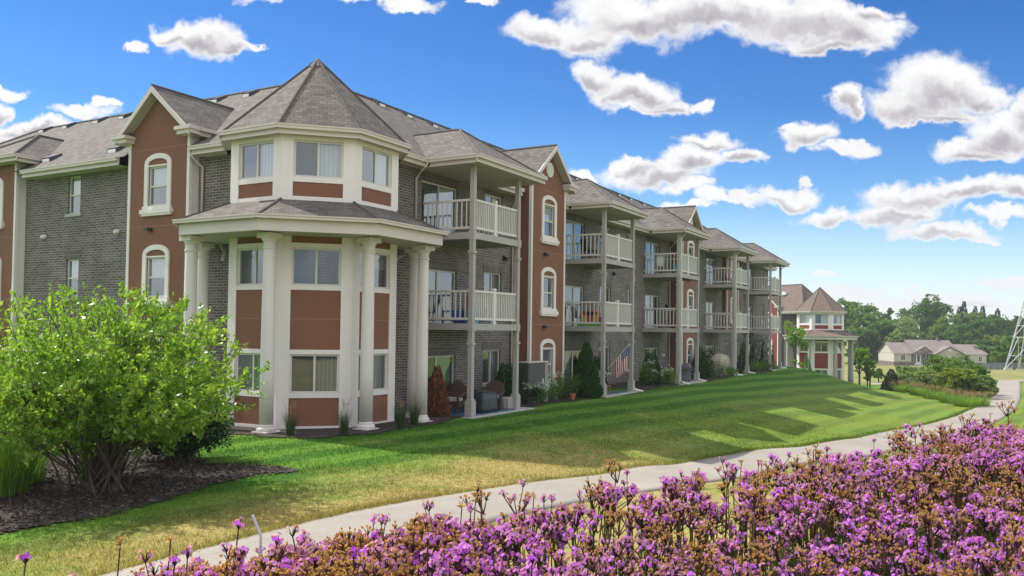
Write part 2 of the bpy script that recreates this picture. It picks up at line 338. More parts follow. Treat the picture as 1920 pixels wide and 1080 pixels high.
def link(name, me, org, parent):
    o = bpy.data.objects.new(name, me); COL.objects.link(o); wm = Matrix.Translation(Vector(org)); WM[o.name] = wm
    if parent is not None:
        o.parent = parent; o.matrix_basis = WM[parent.name].inverted() @ wm
    else: o.matrix_basis = wm
    return o
def thing(name, label, cat, loc, group=None, rz=0):
    o = bpy.data.objects.new(name, None); COL.objects.link(o); o.empty_display_size = .3
    wm = Matrix.Translation(Vector(loc)) @ Matrix.Rotation(rz, 4, 'Z'); WM[o.name] = wm; o.matrix_basis = wm
    return tag(o, label, cat, group)
def tag(o, label=None, cat=None, group=None, kind=None):
    if label: o['label'] = label
    if cat: o['category'] = cat
    if group: o['group'] = group
    if kind: o['kind'] = kind
    return o
def np_mesh(name, V, F, mats, parent=None, org=None, smooth=False, midx=None):
    """V (n,3) array, F (m,k) array of equal-sized faces"""
    V = np.asarray(V, np.float32); F = np.asarray(F, np.int32)
    if org is None: org = np.array([(V[:, 0].min()+V[:, 0].max())/2, (V[:, 1].min()+V[:, 1].max())/2, V[:, 2].min()])
    me = bpy.data.meshes.new(name); k = F.shape[1]
    me.vertices.add(len(V)); me.vertices.foreach_set('co', (V-np.asarray(org, np.float32)).ravel())
    me.loops.add(F.size); me.loops.foreach_set('vertex_index', F.ravel())
    me.polygons.add(len(F)); me.polygons.foreach_set('loop_start', np.arange(0, F.size, k, dtype=np.int32))
    me.polygons.foreach_set('loop_total', np.full(len(F), k, np.int32))
    for m in (mats if isinstance(mats, (list, tuple)) else [mats]): me.materials.append(m)
    if midx is not None: me.polygons.foreach_set('material_index', np.asarray(midx, np.int32))
    if smooth: me.polygons.foreach_set('use_smooth', np.ones(len(F), bool))
    me.update(calc_edges=True)
    return link(name, me, org, parent)
def unit(a): return a/np.maximum(np.linalg.norm(a, axis=-1, keepdims=True), 1e-9)
def leaf_quads(C, L, wd, d=None, droop=0.0):
    """diamond leaves at centres C"""
    n = len(C); d = unit(RNG.normal(size=(n, 3))) if d is None else unit(d)
    if droop: d = unit(d+np.array([0, 0, -droop]))
    s = unit(np.cross(d, RNG.normal(size=(n, 3)))); nn = np.cross(d, s)
    L = L*RNG.uniform(.5, 1.4, (n, 1)); W_ = L*wd
    V = np.stack([C-d*L/2, C+s*W_/2+nn*L*.06, C+d*L/2, C-s*W_/2+nn*L*.06], 1).reshape(-1, 3)
    return V, np.arange(4*n).reshape(-1, 4)
def dup(root, loc, label=None, group=None, rz=None, scale=None):
    """copy of a thing with copies of its parts and their sub-parts"""
    r = root.copy(); COL.objects.link(r); r.location = loc
    if rz is not None: r.rotation_euler = (0, 0, rz)
    if scale is not None: r.scale = scale if isinstance(scale, (tuple, list)) else (scale,)*3
    if label: r['label'] = label
    if group: r['group'] = group
    for ch in root.children:
        c = ch.copy(); COL.objects.link(c); c.parent = r
        for g in ch.children:
            d = g.copy(); COL.objects.link(d); d.parent = c
    return r
class Fr:
    """a wall's own axes: u along it (to the right seen from outside), v up, w outward"""
    def __init__(s, O, ang):          # ang: direction of the outward normal
        s.O = Vector(O); s.N = Vector((math.cos(ang), math.sin(ang), 0)); s.U = Vector((-math.sin(ang), math.cos(ang), 0))
    def __call__(s, u, v, w=0): return s.O+s.U*u+s.N*w+Vector((0, 0, v))
def clump(R, n): return unit(R.normal(size=(n, 3)))*R.uniform(0, 1, (n, 1))**(1/3)

# ------------------------------------------------------------------ terrain
CP = np.array([
(6.7,9.2,-.08),(9.7,9.3,-.12),(11.6,9.4,-.17),(13.85,9.1,-.26),(18.3,8.4,-.52),(22.2,7.9,-.76),(26.3,7.5,-.96),(31.6,6.0,-1.25),(37.5,5.0,-1.47),(45.3,3.6,-1.70),(51.6,2.5,-1.85),(61.6,1.5,-2.05),(74.7,.55,-2.2),(90.6,0,-2.4),(106.6,-.4,-2.55),(119,-.7,-2.65),
(7.0,6.4,0.0),(13,6.3,-.12),(18,5.6,-.45),(25,4.7,-.9),(35,2.6,-1.42),(45,.7,-1.7),(56,-.6,-2.0),(78,-1.5,-2.25),(100,-2.4,-2.5),
(16,14.6,-.03),(18,13.8,-.03),(22,14.2,-.03),(26,14.4,-.03),(30,14.5,-.03),(38,14.3,-.03),(45,14.3,-.03),(52,14.3,-.03),(60,14.3,-.03),(68,14.4,-.03),(74,14.4,-.06),
(20,18,-.03),(30,20,-.03),(50,20,-.03),(70,20,-.05),(77,20,-.25),
(20.7,9.6,-.3),(27.4,9,-.62),(37.8,7.6,-.95),(48,6.8,-1.4),(59,6.0,-1.75),(70,5.4,-2.05),(40,11,-.4),(55,11,-.6),(66,11,-.8),(30,12,-.2),
(76,12.5,-.6),(76,10.4,-1.25),(75,7.7,-1.8),(82,15,-1.6),(85,13,-2.1),(90,10,-2.9),(97,16,-3.3),(85,7,-2.6),(90,22,-3.1),(82,22,-1.9),(110,10,-3.5),(110,28,-3.5),(130,10,-3.2),(150,0,-2.7),(157,-2,-2.6),(150,-18,-2.6),(170,12,-3.6),(200,20,-4.4),(205,8,-4.6),(225,10,-4.4),(235,30,-5.5),(262,0,-6),(262,45,-6),(200,-25,-4.6),(200,65,-5.2),(120,60,-3.5),(75,45,-.6),(50,45,-.05),
(15,20,-.05),(15,30,-.05),(15,45,-.05),(10,14,-.08),(8,20,-.08),(5,30,-.1),(-5,30,-.1),(0,9.5,-.08),(-10,10,-.08),(13,12,-.1),(16,11,-.15),
(0,0,1.22),(1.5,1.3,1.22),(3.3,.9,1.22),(5,.2,1.16),(7,-.6,1.06),(2.5,-2,1.25),(-3,1,1.15),(0,-6,1.4),(8,-6,1.2),(-10,0,1.1),(-4,5,.35),(3.5,4.2,.45),(8,3.2,.4),(12,1.0,.3),(18,-1.6,-.2),(20,-6,.1),(30,-4,-.9),(45,-5,-1.4),(60,-8,-1.9),(90,-14,-2.3),(30,-25,.2)], float)
def tps_fit(P):
    n = len(P); d = np.linalg.norm(P[:, None, :2]-P[None, :, :2], axis=2)
    K = np.where(d > 0, d*d*np.log(d+1e-9), 0)+np.eye(n)*.6
    A = np.zeros((n+3, n+3)); A[:n, :n] = K; A[:n, n] = 1; A[:n, n+1:] = P[:, :2]; A[n, :n] = 1; A[n+1:, :n] = P[:, :2].T
    return np.linalg.solve(A, np.r_[P[:, 2], 0, 0, 0])
TPS = tps_fit(CP)
def gz(x, y):
    x = np.atleast_1d(np.asarray(x, float)); y = np.atleast_1d(np.asarray(y, float)); out = np.empty(x.shape)
    for i in range(0, x.size, 4000):
        a, b = x.ravel()[i:i+4000], y.ravel()[i:i+4000]
        d = np.hypot(a[:, None]-CP[None, :, 0], b[:, None]-CP[None, :, 1])
        z = (d*d*np.log(d+1e-9)) @ TPS[:-3]+TPS[-3]+TPS[-2]*a+TPS[-1]*b
        r = np.maximum(np.maximum(np.maximum(-20-a, a-270), np.maximum(-28-b, b-70)), 0)
        k = np.clip(r/40, 0, 1); k = k*k*(3-2*k); out.ravel()[i:i+4000] = z*(1-k)+np.where(a > 120, -6.0, .3)*k
    return out
def g1(x, y): return float(gz(x, y)[0])

def grid_sheet(name, xs, ys, m, lift=0.0, keep=None):
    X, Y = np.meshgrid(xs, ys, indexing='ij'); Z = gz(X, Y)+lift
    nx, ny = X.shape; idx = np.arange(nx*ny).reshape(nx, ny)
    F = np.stack([idx[:-1, :-1], idx[1:, :-1], idx[1:, 1:], idx[:-1, 1:]], -1).reshape(-1, 4)
    V = np.stack([X, Y, Z], -1).reshape(-1, 3)
    if keep is not None:
        c = V[F].mean(1); F = F[keep(c[:, 0], c[:, 1])]; u, inv = np.unique(F, return_inverse=True); V = V[u]; F = inv.reshape(-1, 4)
    return np_mesh(name, V, F, m, smooth=True)
xs = np.r_[-1500, -700, -300, -150, -80, -50, -35, np.arange(-24, 80, .5), np.arange(80, 130, 1.0), np.arange(130, 300, 4), 330, 400, 600, 1000, 2500]
ys = np.r_[-1500, -700, -300, -150, -80, -50, np.arange(-28, 24, .5), np.arange(24, 75, 2), 85, 110, 160, 300, 700, 1500]
tag(grid_sheet('lawn', xs, ys, M['lawn']), kind='structure')

def spline(P, n):
    P = np.asarray(P, float); out = []
    Q = np.r_[[2*P[0]-P[1]], P, [2*P[-1]-P[-2]]]
    for i in range(len(P)-1):
        a, b, c, d = Q[i:i+4]
        for t in np.linspace(0, 1, n, endpoint=False):
            out.append(.5*((2*b)+(-a+c)*t+(2*a-5*b+4*c-d)*t*t+(-a+3*b-3*c+d)*t**3))
    return np.array(out+[P[-1]])
PL = spline([(-14, 9.8), (-4, 9.45), (3, 9.15), (6.6, 9.07), (9.5, 9.1), (11.4, 9.0), (13.3, 8.72), (17.6, 8.1), (21.8, 7.62), (26.1, 7.2), (31.4, 6.05), (37.05, 4.97), (44.9, 3.6), (51.2, 2.55), (61.3, 1.5), (74.4, .57), (90.2, .05), (106.1, -.37), (119, -.6)], 10)
tg = unit(np.gradient(PL, axis=0)); nrm = np.stack([tg[:, 1], -tg[:, 0]], -1)
def ribbon(name, L, N, w0, w1, k, lift, m):
    ws = np.linspace(w0, w1, k); P = L[:, None, :]+N[:, None, :]*ws[None, :, None]
    Z = gz(P[..., 0], P[..., 1])+lift; V = np.concatenate([P, Z[..., None]], -1); n = len(L)
    sk = np.array([0, 0, -.16]); V = np.concatenate([V[:, :1]+sk, V, V[:, -1:]+sk], 1); k += 2
    idx = np.arange(n*k).reshape(n, k); F = np.stack([idx[:-1, :-1], idx[1:, :-1], idx[1:, 1:], idx[:-1, 1:]], -1).reshape(-1, 4)
    return np_mesh(name, V.reshape(-1, 3), F, m, smooth=True)
tag(ribbon('path', PL, nrm, 0, 2.32, 9, .035, M['path']), kind='structure')
cp = spline([(118.6, 14), (119.6, 6), (120, 0), (120.5, -6), (121, -30)], 8); tg2 = unit(np.gradient(cp, axis=0))
tag(ribbon('crossing_path', cp, np.stack([-tg2[:, 1], tg2[:, 0]], -1), 0, -3, 5, .05, M['path']), kind='structure')

def inpoly(P, x, y):
    P = np.asarray(P); r = np.zeros(np.shape(x), bool); j = len(P)-1
    for i in range(len(P)):
        c = ((P[i, 1] > y) != (P[j, 1] > y)) & (x < (P[j, 0]-P[i, 0])*(y-P[i, 1])/(P[j, 1]-P[i, 1]+1e-12)+P[i, 0]); r ^= c; j = i
    return r
MULCH1 = [(4.5, 12.0), (6.75, 12.2), (7.9, 12.0), (9.5, 12.35), (11.2, 12.6), (12.9, 12.55), (12.8, 13.4), (12.3, 14.5), (12.6, 16), (12.4, 17.6), (11, 18), (9.5, 18.3), (5, 18.6)]
MULCH2 = [(16.5, 24), (15.9, 19.5), (15.75, 17.4), (16.1, 15.85), (16.9, 15.0), (18.3, 14.6), (20.6, 14.65), (22.5, 14.95), (23.2, 15.1), (23.2, 19), (19, 22)]
MULCH3 = [(27.2, 15.0), (29.5, 15.0), (33.9, 14.95), (34.0, 17.3), (27.2, 17.3)]
MULCH4 = [(38.1, 14.75), (41, 14.7), (44.2, 14.8), (44.2, 17.3), (38.1, 17.3)]
MULCH5 = [(48.3, 14.7), (52, 14.5), (55.6, 14.8), (55.6, 17.3), (48.3, 17.3)]
MULCH6 = [(59.9, 14.8), (63, 14.5), (66.2, 14.7), (66.2, 17.3), (59.9, 17.3)]
rr = np.random.default_rng(5)
def bed(poly, step):
    P = np.array(poly); gx = np.arange(P[:, 0].min()-.4, P[:, 0].max()+.4, step); gy = np.arange(P[:, 1].min()-.4, P[:, 1].max()+.4, step)
    def keep(x, y): return inpoly(P, x+.12*np.sin(x*5.3+y*3)+rr.uniform(-.09, .09, x.shape), y+.12*np.sin(y*4.7-x*2)+rr.uniform(-.09, .09, x.shape))
    tag(grid_sheet('mulch_bed', gx, gy, M['mulch'], .028, keep), kind='structure')
bed(MULCH1, .075)
for q in (MULCH2, MULCH3, MULCH4, MULCH5, MULCH6): bed(q, .12)

# ------------------------------------------------------------------ building kit
Z0, ST, EAVE, PIT = 0.0, 3.05, 8.58, .667
def panel(mb, fr, u0, u1, v0, v1, w, holes=(), rev=.1, mi=0):
    us = sorted({u0, u1, *[a for h in holes for a in h[:2]]}); vs = sorted({v0, v1, *[a for h in holes for a in h[2:4]]})
    us = [a for a in us if u0 <= a <= u1]; vs = [a for a in vs if v0 <= a <= v1]
    for i in range(len(us)-1):
        for j in range(len(vs)-1):
            cu, cv = (us[i]+us[i+1])/2, (vs[j]+vs[j+1])/2
            if any(h[0] < cu < h[1] and h[2] < cv < h[3] for h in holes): continue
            mb.fquad(fr, us[i], us[i+1], vs[j], vs[j+1], w, mi)
    for h in holes:
        a, b, c, d = h[:4]
        mb.face([fr(a, c, w), fr(a, d, w), fr(a, d, w-rev), fr(a, c, w-rev)], mi); mb.face([fr(b, c, w), fr(b, c, w-rev), fr(b, d, w-rev), fr(b, d, w)], mi)
        mb.face([fr(a, d, w), fr(b, d, w), fr(b, d, w-rev), fr(a, d, w-rev)], mi); mb.face([fr(a, c, w), fr(a, c, w-rev), fr(b, c, w-rev), fr(b, c, w)], mi)
def window(root, fr, a, b, c, d, w, kind='slide', rec=.07, fill=('screen', 'blind'), name='window', split=.5, drop=None):
    """one framed opening: frame > pane, blinds"""
    t = .055 if kind != 'door' else .065; y = w-rec; mb = MB()
    for q in ((a, a+t, c, d), (b-t, b, c, d), (a+t, b-t, d-t, d), (a+t, b-t, c, c+t)): mb.fbox(fr, *q, y-.06, y+.015)
    if kind == 'hung':
        m = c+(d-c)*split; mb.fbox(fr, a+t, b-t, m-t*.5, m+t*.5, y-.06, y+.012); cells = [(a+t, b-t, c+t, m-t*.5), (a+t, b-t, m+t*.5, d-t)]
    else:
        m = a+(b-a)*split; mb.fbox(fr, m-t*.55, m+t*.55, c+t, d-t, y-.06, y+.012); cells = [(a+t, m-t*.55, c+t, d-t), (m+t*.55, b-t, c+t, d-t)]
    e = .25
    mb.fbox(fr, a-e, b+e, c-.1, d+.1, y-.75, y-.70, 1)  # dark sheet behind the panes stands in for the unlit room
    o = mb.build(name, [M['winframe'], M['interior']], root)
    g = MB()
    for q in cells: g.fquad(fr, *q, y-.02)
    g.build('pane', M['glass'], o)
    for q, f in zip(cells, fill):
        if f is None: continue
        k = MB(); q = list(q)
        if drop and f != 'screen': q[2] = q[3]-(q[3]-q[2])*drop
        k.fquad(fr, *q, y-.05 if f == 'screen' else y-.085); k.build({'screen': 'screen', 'blind': 'blind', 'shadecloth': 'blind'}[f], M[f], o)
    return o
def bar(mb, fr, u0, u1, v0, v1, w, t, mi=0): mb.fbox(fr, u0, u1, v0, v1, w-.02, w+t, mi)
def eave(mb, p, q, z, n, e0=0, e1=0):
    """gutter and fascia along plan edge p-q, outward normal n"""
    p, q, n = Vector(p), Vector(q), Vector(n); d = (q-p).normalized(); p = p-d*e0; q = q+d*e1
    def slab(w0, w1, z0, z1, mi):
        mb.hexa([(*(p+n*w0), z0), (*(q+n*w0), z0), (*(q+n*w1), z0), (*(p+n*w1), z0), (*(p+n*w0), z1), (*(q+n*w0), z1), (*(q+n*w1), z1), (*(p+n*w1), z1)], mi)
    slab(.004, .105, z-.125, z-.02, 0); slab(.004, .125, z-.035, z+.005, 0); slab(-.03, .0, z-.25, z-.005, 0); slab(-.02, .03, z-.265, z-.215, 0)
def downspout(root, pts, r=.042, m='gutter'):
    b = MB(); b.tube(pts, r, 8); return b.build('downspout', M[m], root, True)
def arch_window(root, fr, uc, zt, w, stucco, fill=('screen', 'blind')):
    """hung window with arched cream surround; zt = sash head"""
    hw = .485; zb = zt-1.32
    o = window(root, fr, uc-hw, uc+hw, zb, zt, w, 'hung', .05, fill)
    s = MB(); ho = .665; sp = zt+.06; rise = .36; n = 14
    arc = lambda h, r, k: (uc-h*math.cos(PI*k/n), sp+r*math.sin(PI*k/n)**.9)
    for sgn in (-1, 1):
        x0, x1 = sorted((uc+sgn*hw, uc+sgn*ho)); s.fbox(fr, x0, x1, zb-.02, sp, w-.01, w+.055)
    out = [arc(ho, rise, k) for k in range(n+1)]; inn = [arc(hw, rise-.17, k) for k in range(n+1)]
    for k in range(n):
        P = [out[k], out[k+1], inn[k+1], inn[k]]
        s.hexa([fr(*p, w-.01) for p in P]+[fr(*p, w+.055) for p in P])
    s.fbox(fr, uc-hw, uc+hw, zt-.005, zt+.045, w-.01, w+.035)
    s.build('surround', M['trim'], o)
    y = MB(); y.face([fr(uc-hw, zt+.045, w+.012)]+[fr(*p, w+.012) for p in inn]+[fr(uc+hw, zt+.045, w+.012)]); y.build('arch_panel', stucco, o)
    l = MB(); l.fbox(fr, uc-.70, uc+.70, zb-.16, zb-.005, w-.01, w+.09); l.fbox(fr, uc-.78, uc+.78, zb-.26, zb-.12, w-.01, w+.13); l.fbox(fr, uc-.73, uc+.73, zb-.33, zb-.26, w-.01, w+.10); l.build('sill', M['trim'], o)
    return o
def bay(root, fr, u0, u1, w, zb, heads, stucco, jm, side, vent=False, roof='gable', pk=10.68, arch=True, shingle=None, fills=None, low=0.0, name='stucco_bay'):
    uc = (u0+u1)/2; hw = (u1-u0)/2; zs = pk-.06-.87*hw if roof == 'gable' else 9.0
    holes = [(uc-.485, uc+.485, h-1.32, h) for h in heads]
    b = MB(); panel(b, fr, u0, u1, low, 8.45, w, holes, .06)
    b.face([fr(u0, 8.45, w), fr(u1, 8.45, w), fr(u1, zs, w)]+([fr(uc, pk-.06, w)] if roof == 'gable' else [])+[fr(u0, zs, w)])
    if low > 1: b.face([fr(u0, low, 0), fr(u1, low, 0), fr(u1, low, w), fr(u0, low, w)])
    b.face([fr(u0, low, -.05), fr(u0, low, w), fr(u0, zs, w), fr(u0, zs, -.6)], 1); b.face([fr(u1, low, w), fr(u1, low, -.05), fr(u1, zs, -.6), fr(u1, zs, w)], 1)
    o = b.build(name, [stucco, side], root)
    for x0, x1 in ((u0-.025, u0+.10), (u1-.10, u1+.025)): t = MB(); t.fbox(fr, x0, x1, low, zs, w-.10, w+.03); t.build('corner_trim', M['trim'], o)
    for z in (3.10, 6.16, 8.74):
        if z > low+.2: j = MB(); j.fbox(fr, u0+.10, u1-.10, z-.012, z+.012, w-.01, w+.005); j.build('stucco_joint', jm, o)
    for i, h in enumerate(heads):
        f = (fills or [('screen', 'blind')]*3)[i]; arch_window(root, fr, uc, h, w, stucco, f)
        lp = MB(); zl = h-1.32-.78
        if zl > .5 and low < zl:
            lp.fbox(fr, uc-.42, uc-.34, zl-.05, zl+.05, w, w+.05); lp.fbox(fr, uc-.48, uc-.28, zl-.03, zl+.06, w+.05, w+.16); lp.fbox(fr, uc-.26, uc-.20, zl-.05, zl+.03, w+.03, w+.13)
            lp.build('wall_light', M['black'], root)
    if roof == 'none': return o
    wf = w+.34; sh = shingle or M['shingle']
    if roof == 'gable':
        hr = hw+.34; ze = pk-.87*hr; wb = .55-(pk-EAVE)/PIT; we = .55-(ze-EAVE)/PIT
        r = MB()
        for s in (-1, 1): r.face([fr(uc, pk, wf), fr(uc+s*hr, ze, wf), fr(uc+s*hr, ze, we), fr(uc, pk, wb)])
        r.tube([fr(uc, pk+.01, wf), fr(uc, pk+.01, wb)], .05, 6, 1); ro = r.build('gable_roof', [sh, M['ridge']], root)
        k = MB()
        for s in (-1, 1):
            A = [(uc, pk-.01), (uc+s*(hr+.02), ze-.01), (uc+s*(hr+.02), ze-.20), (uc, pk-.22)]
            k.hexa([fr(*p, wf-.03) for p in A]+[fr(*p, wf+.02) for p in A])
            k.face([fr(uc, pk-.2, wf-.02), fr(uc+s*hr, ze-.16, wf-.02), fr(uc+s*hr, ze-.16, w), fr(uc, pk-.2, w)], 1)
        k.build('rake_board', [M['fascia'], M['soffit']], ro)
        for s in (-1, 1):
            e = MB(); x0, x1 = sorted((uc+s*(hw-.28), uc+s*(hr+.12))); e.fbox(fr, x0, x1, 9.13, 9.24, w-.02, wf+.08); e.fbox(fr, min(x0, x1)+.04, max(x0, x1)-.04, 9.0, 9.13, w-.02, wf)
            x2, x3 = sorted((uc+s*hr, uc+s*(hr+.12))); e.fbox(fr, x2, x3, 9.131, 9.241, we, w); x2, x3 = sorted((uc+s*hw, uc+s*(hr+.02))); e.fbox(fr, x2, x3, 8.99, 9.129, we, w)
            P = [fr(uc+s*(hw-.28), 9.24, wf+.08), fr(uc+s*(hr+.12), 9.24, wf+.08), fr(uc+s*(hr+.12), 9.24, w), fr(uc+s*(hw-.28), 9.24, w)]; Qp = [fr(uc+s*(hw-.1), 9.42, w), fr(uc+s*(hw+.14), 9.42, w)]
            e.face([P[0], P[1], Qp[1], Qp[0]], 1); e.face([P[1], P[2], Qp[1]], 1); e.face([P[0], Qp[0], P[3]], 1)
            e.build('eave_return', [M['gutter'], M['ridge']], ro)
        if vent:
            v = MB(); zc = 9.66; n = 20
            c0 = [(uc+.31*math.cos(2*PI*i/n), zc+.31*math.sin(2*PI*i/n)) for i in range(n)]
            v.ring([[fr(*p, w-.01) for p in c0], [fr(*p, w+.05) for p in c0]])
            for i in range(-5, 6):
                h2 = math.sqrt(max(0, .25**2-(i*.045)**2)); v.fbox(fr, uc-h2, uc+h2, zc+i*.045-.008, zc+i*.045+.016, w+.05, w+.07)
            v.build('gable_vent', M['whitevinyl'], o)
    else:      # hipped
        hr = hw+.62; z = 9.2; wq = w+.45; zr = z+hr*.62; wa = wq-hr
        r = MB(); r.face([fr(uc-hr, z, wq), fr(uc+hr, z, wq), fr(uc, zr, wa)])
        for s in (-1, 1): r.face([fr(uc+s*hr, z, wq), fr(uc+s*hr, z, .55-(z-EAVE)/PIT), fr(uc, zr, .55-(zr-EAVE)/PIT), fr(uc, zr, wa)]); r.tube([fr(uc+s*hr, z+.01, wq), fr(uc, zr+.02, wa)], .05, 6, 1)
        r.tube([fr(uc, zr+.01, wa), fr(uc, zr+.01, .55-(zr-EAVE)/PIT)], .05, 6, 1); ro = r.build('hip_roof', [sh, M['ridge']], root)
        e = MB(); F2 = lambda u, ww: tuple(fr(u, 0, ww))[:2]; N = tuple(fr.N)[:2]; Uv = Vector(tuple(fr.U)[:2])
        eave(e, F2(uc-hr, wq), F2(uc+hr, wq), z, N, .12, .12); eave(e, F2(uc+hr, wq), F2(uc+hr, -.3), z, Uv); eave(e, F2(uc-hr, wq), F2(uc-hr, -.3), z, -Uv)
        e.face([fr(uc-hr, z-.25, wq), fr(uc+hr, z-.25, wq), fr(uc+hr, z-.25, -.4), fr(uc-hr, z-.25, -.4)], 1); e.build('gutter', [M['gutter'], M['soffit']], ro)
    return o

def octv(cx, cy, ap, k):   # vertex k: 0..7, vertex between faces with normals 135+45k-? ; angle 112.5+45k
    a = rad(112.5+45*k); r = ap/math.cos(PI/8); return Vector((cx+r*math.cos(a), cy+r*math.sin(a)))
def tower(root, cx, cy, stucco, jm, brick, shingle, columns, near=True):
    AP = 2.428; S2 = 1.0058
    faces = {135: 'side', 180: 'w', 225: 'w', 270: 'w', 315: 'side'}
    wl = MB(); pns = []; trs = []; jn = MB()
    WIN = [(1.0, 2.11), (4.07, 5.15), (7.17, 8.22)]
    for ang, kd in faces.items():
        fr = Fr((cx+AP*math.cos(rad(ang)), cy+AP*math.sin(rad(ang)), 0), rad(ang))
        if kd == 'side':
            wl.fquad(fr, -S2, S2, -.1, 8.5, 0); continue
        holes = [(-.68, .68, a, b) for a, b in WIN]
        panel(wl, fr, -S2, S2, -.1, 8.5, 0, holes, .05)
        for a, b in ((.07, .87), (2.24, 3.94), (5.28, 5.47), (6.61, 7.02), (8.40, 8.5)):
            pn = MB(); pn.fbox(fr, -.74, .74, a, b, -.01, .012); pns.append(pn)
        jn.fbox(fr, -.72, .72, 3.105, 3.125, 0, .018)
        tr = MB(); trs.append(tr)
        for s in (-1, 1):
            x0, x1 = sorted((s*.70, s*(S2+.018))); tr.fbox(fr, x0, x1, -.12, 5.47, -.01, .045); tr.fbox(fr, x0, x1, 6.42, 8.5, -.01, .045)
        for a, b in ((-.12, .07), (.87, 1.0), (2.11, 2.24), (3.94, 4.07), (5.15, 5.28), (6.40, 6.61), (7.02, 7.17), (8.22, 8.40)): tr.fbox(fr, -.70, .70, a, b, -.01, .04)
        for i, (a, b) in enumerate(WIN):
            f = {2: ('screen', 'blind'), 1: ('screen', None), 0: ('screen', 'shadecloth')}[i]
            if ang == 270 and i == 1: f = ('screen', 'shadecloth')
            o = window(root, fr, -.68, .68, a, b, 0, 'slide', .04, f, drop=.45 if (i == 1 and ang == 270) else None)
    o = wl.build('corner_tower', M['trim'], root)
    [q.build('stucco_panel', stucco, o) for q in pns]; [q.build('trim', M['trim'], o) for q in trs]; jn.build('stucco_joint', jm, o)
    # upper roof
    az = 11.33; ER = 2.72; r = MB(); V = [octv(cx, cy, ER, k) for k in range(8)]
    for k in range(8):
        a, b = V[k], V[(k+1) % 8]; r.face([(*a, EAVE), (*b, EAVE), (cx, cy, az)]); r.tube([(*a, EAVE+.01), (cx, cy, az+.01)], .045, 6, 1)
    ro = r.build('tower_roof', [shingle, M['ridge']], root)
    f = MB(); f.lathe((cx, cy, az-.30), [(.34, 0), (.02, .36)], 8); f.build('roof_cap', M['galv'], ro)
    g = MB()
    for k in range(8):
        a, b = V[k], V[(k+1) % 8]; m = (a+b)/2-Vector((cx, cy)); eave(g, a, b, EAVE, m.normalized(), .045, .045)
    IV = [octv(cx, cy, AP, k) for k in range(8)]
    for k in range(8): g.face([(*V[k], EAVE-.25), (*V[(k+1) % 8], EAVE-.25), (*IV[(k+1) % 8], EAVE-.25), (*IV[k], EAVE-.25)], 1)
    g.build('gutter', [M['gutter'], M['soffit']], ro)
    # porch roof round the foot of the upper storey
    PA = 3.80; p = MB(); PV = [octv(cx, cy, PA+.06, k) for k in range(8)]; TV = [octv(cx, cy, AP+.03, k) for k in range(8)]
    fa = MB(); so_ = MB(); FV = [octv(cx, cy, PA, k) for k in range(8)]
    segs = [0, 1, 2, 3, 4]          # faces 135,180,225,270,315
    for k in segs:
        a, b = PV[k], PV[(k+1) % 8]; c, d = TV[(k+1) % 8], TV[k]
        p.face([(*a, 5.86), (*b, 5.86), (*c, 6.50), (*d, 6.50)])
        n = ((a+b)/2-Vector((cx, cy))).normalized()
        q0, q1 = FV[k], FV[(k+1) % 8]
        fa.hexa([(*q0, 5.45), (*q1, 5.45), (*(q1-n*.12), 5.45), (*(q0-n*.12), 5.45), (*q0, 5.77), (*q1, 5.77), (*(q1-n*.12), 5.77), (*(q0-n*.12), 5.77)])
        dd = (b-a).normalized()*.05
        for w0, w1, z0, z1 in ((.0, .10, 5.765, 5.85), (.0, .125, 5.84, 5.875)):
            A, B = a-dd, b+dd
            fa.hexa([(*(A+n*w0), z0), (*(B+n*w0), z0), (*(B+n*w1), z0), (*(A+n*w1), z0), (*(A+n*w0), z1), (*(B+n*w0), z1), (*(B+n*w1), z1), (*(A+n*w1), z1)], 1)
        so_.face([(*q0, 5.475), (*q1, 5.475), (*octv(cx, cy, AP-.02, k+1), 5.475), (*octv(cx, cy, AP-.02, k), 5.475)])
    for k in (1, 2, 3, 4): p.tube([(*PV[k], 5.87), (*TV[k], 6.51)], .04, 6, 1)
    po = p.build('porch_roof', [shingle, M['ridge']], root); fa.build('fascia', [M['fascia'], M['gutter']], po); so_.build('soffit', M['soffit'], po)
    CM = M['column' if near else 'column_shade']
    for (x, y) in columns:
        b = MB(); z = -.10
        b.lathe((x, y, 0), [(.192, .20), (.190, 1.6), (.168, 5.05), (.166, 5.16)], 24)
        co = b.build('column', CM, root, True)
        e = MB(); e.box(x-.27, x+.27, y-.27, y+.27, z, z+.13); e.lathe((x, y, z), [(.25, .13), (.265, .18), (.25, .23), (.21, .25), (.215, .29), (.195, .32)], 24); e.build('column_base', CM, co)
        e = MB(); e.lathe((x, y, 5.0), [(.165, 0), (.195, .02), (.195, .06), (.168, .08), (.17, .20), (.215, .27), (.23, .31)], 24); e.box(x-.245, x+.245, y-.245, y+.245, 5.31, 5.45); e.build('capital', CM, co)
        if near:
            e = MB(); e.box(x-.42, x+.30, y-.12, y+.42, z-.03, z+.028); e.build('footing', M['concrete'], co)

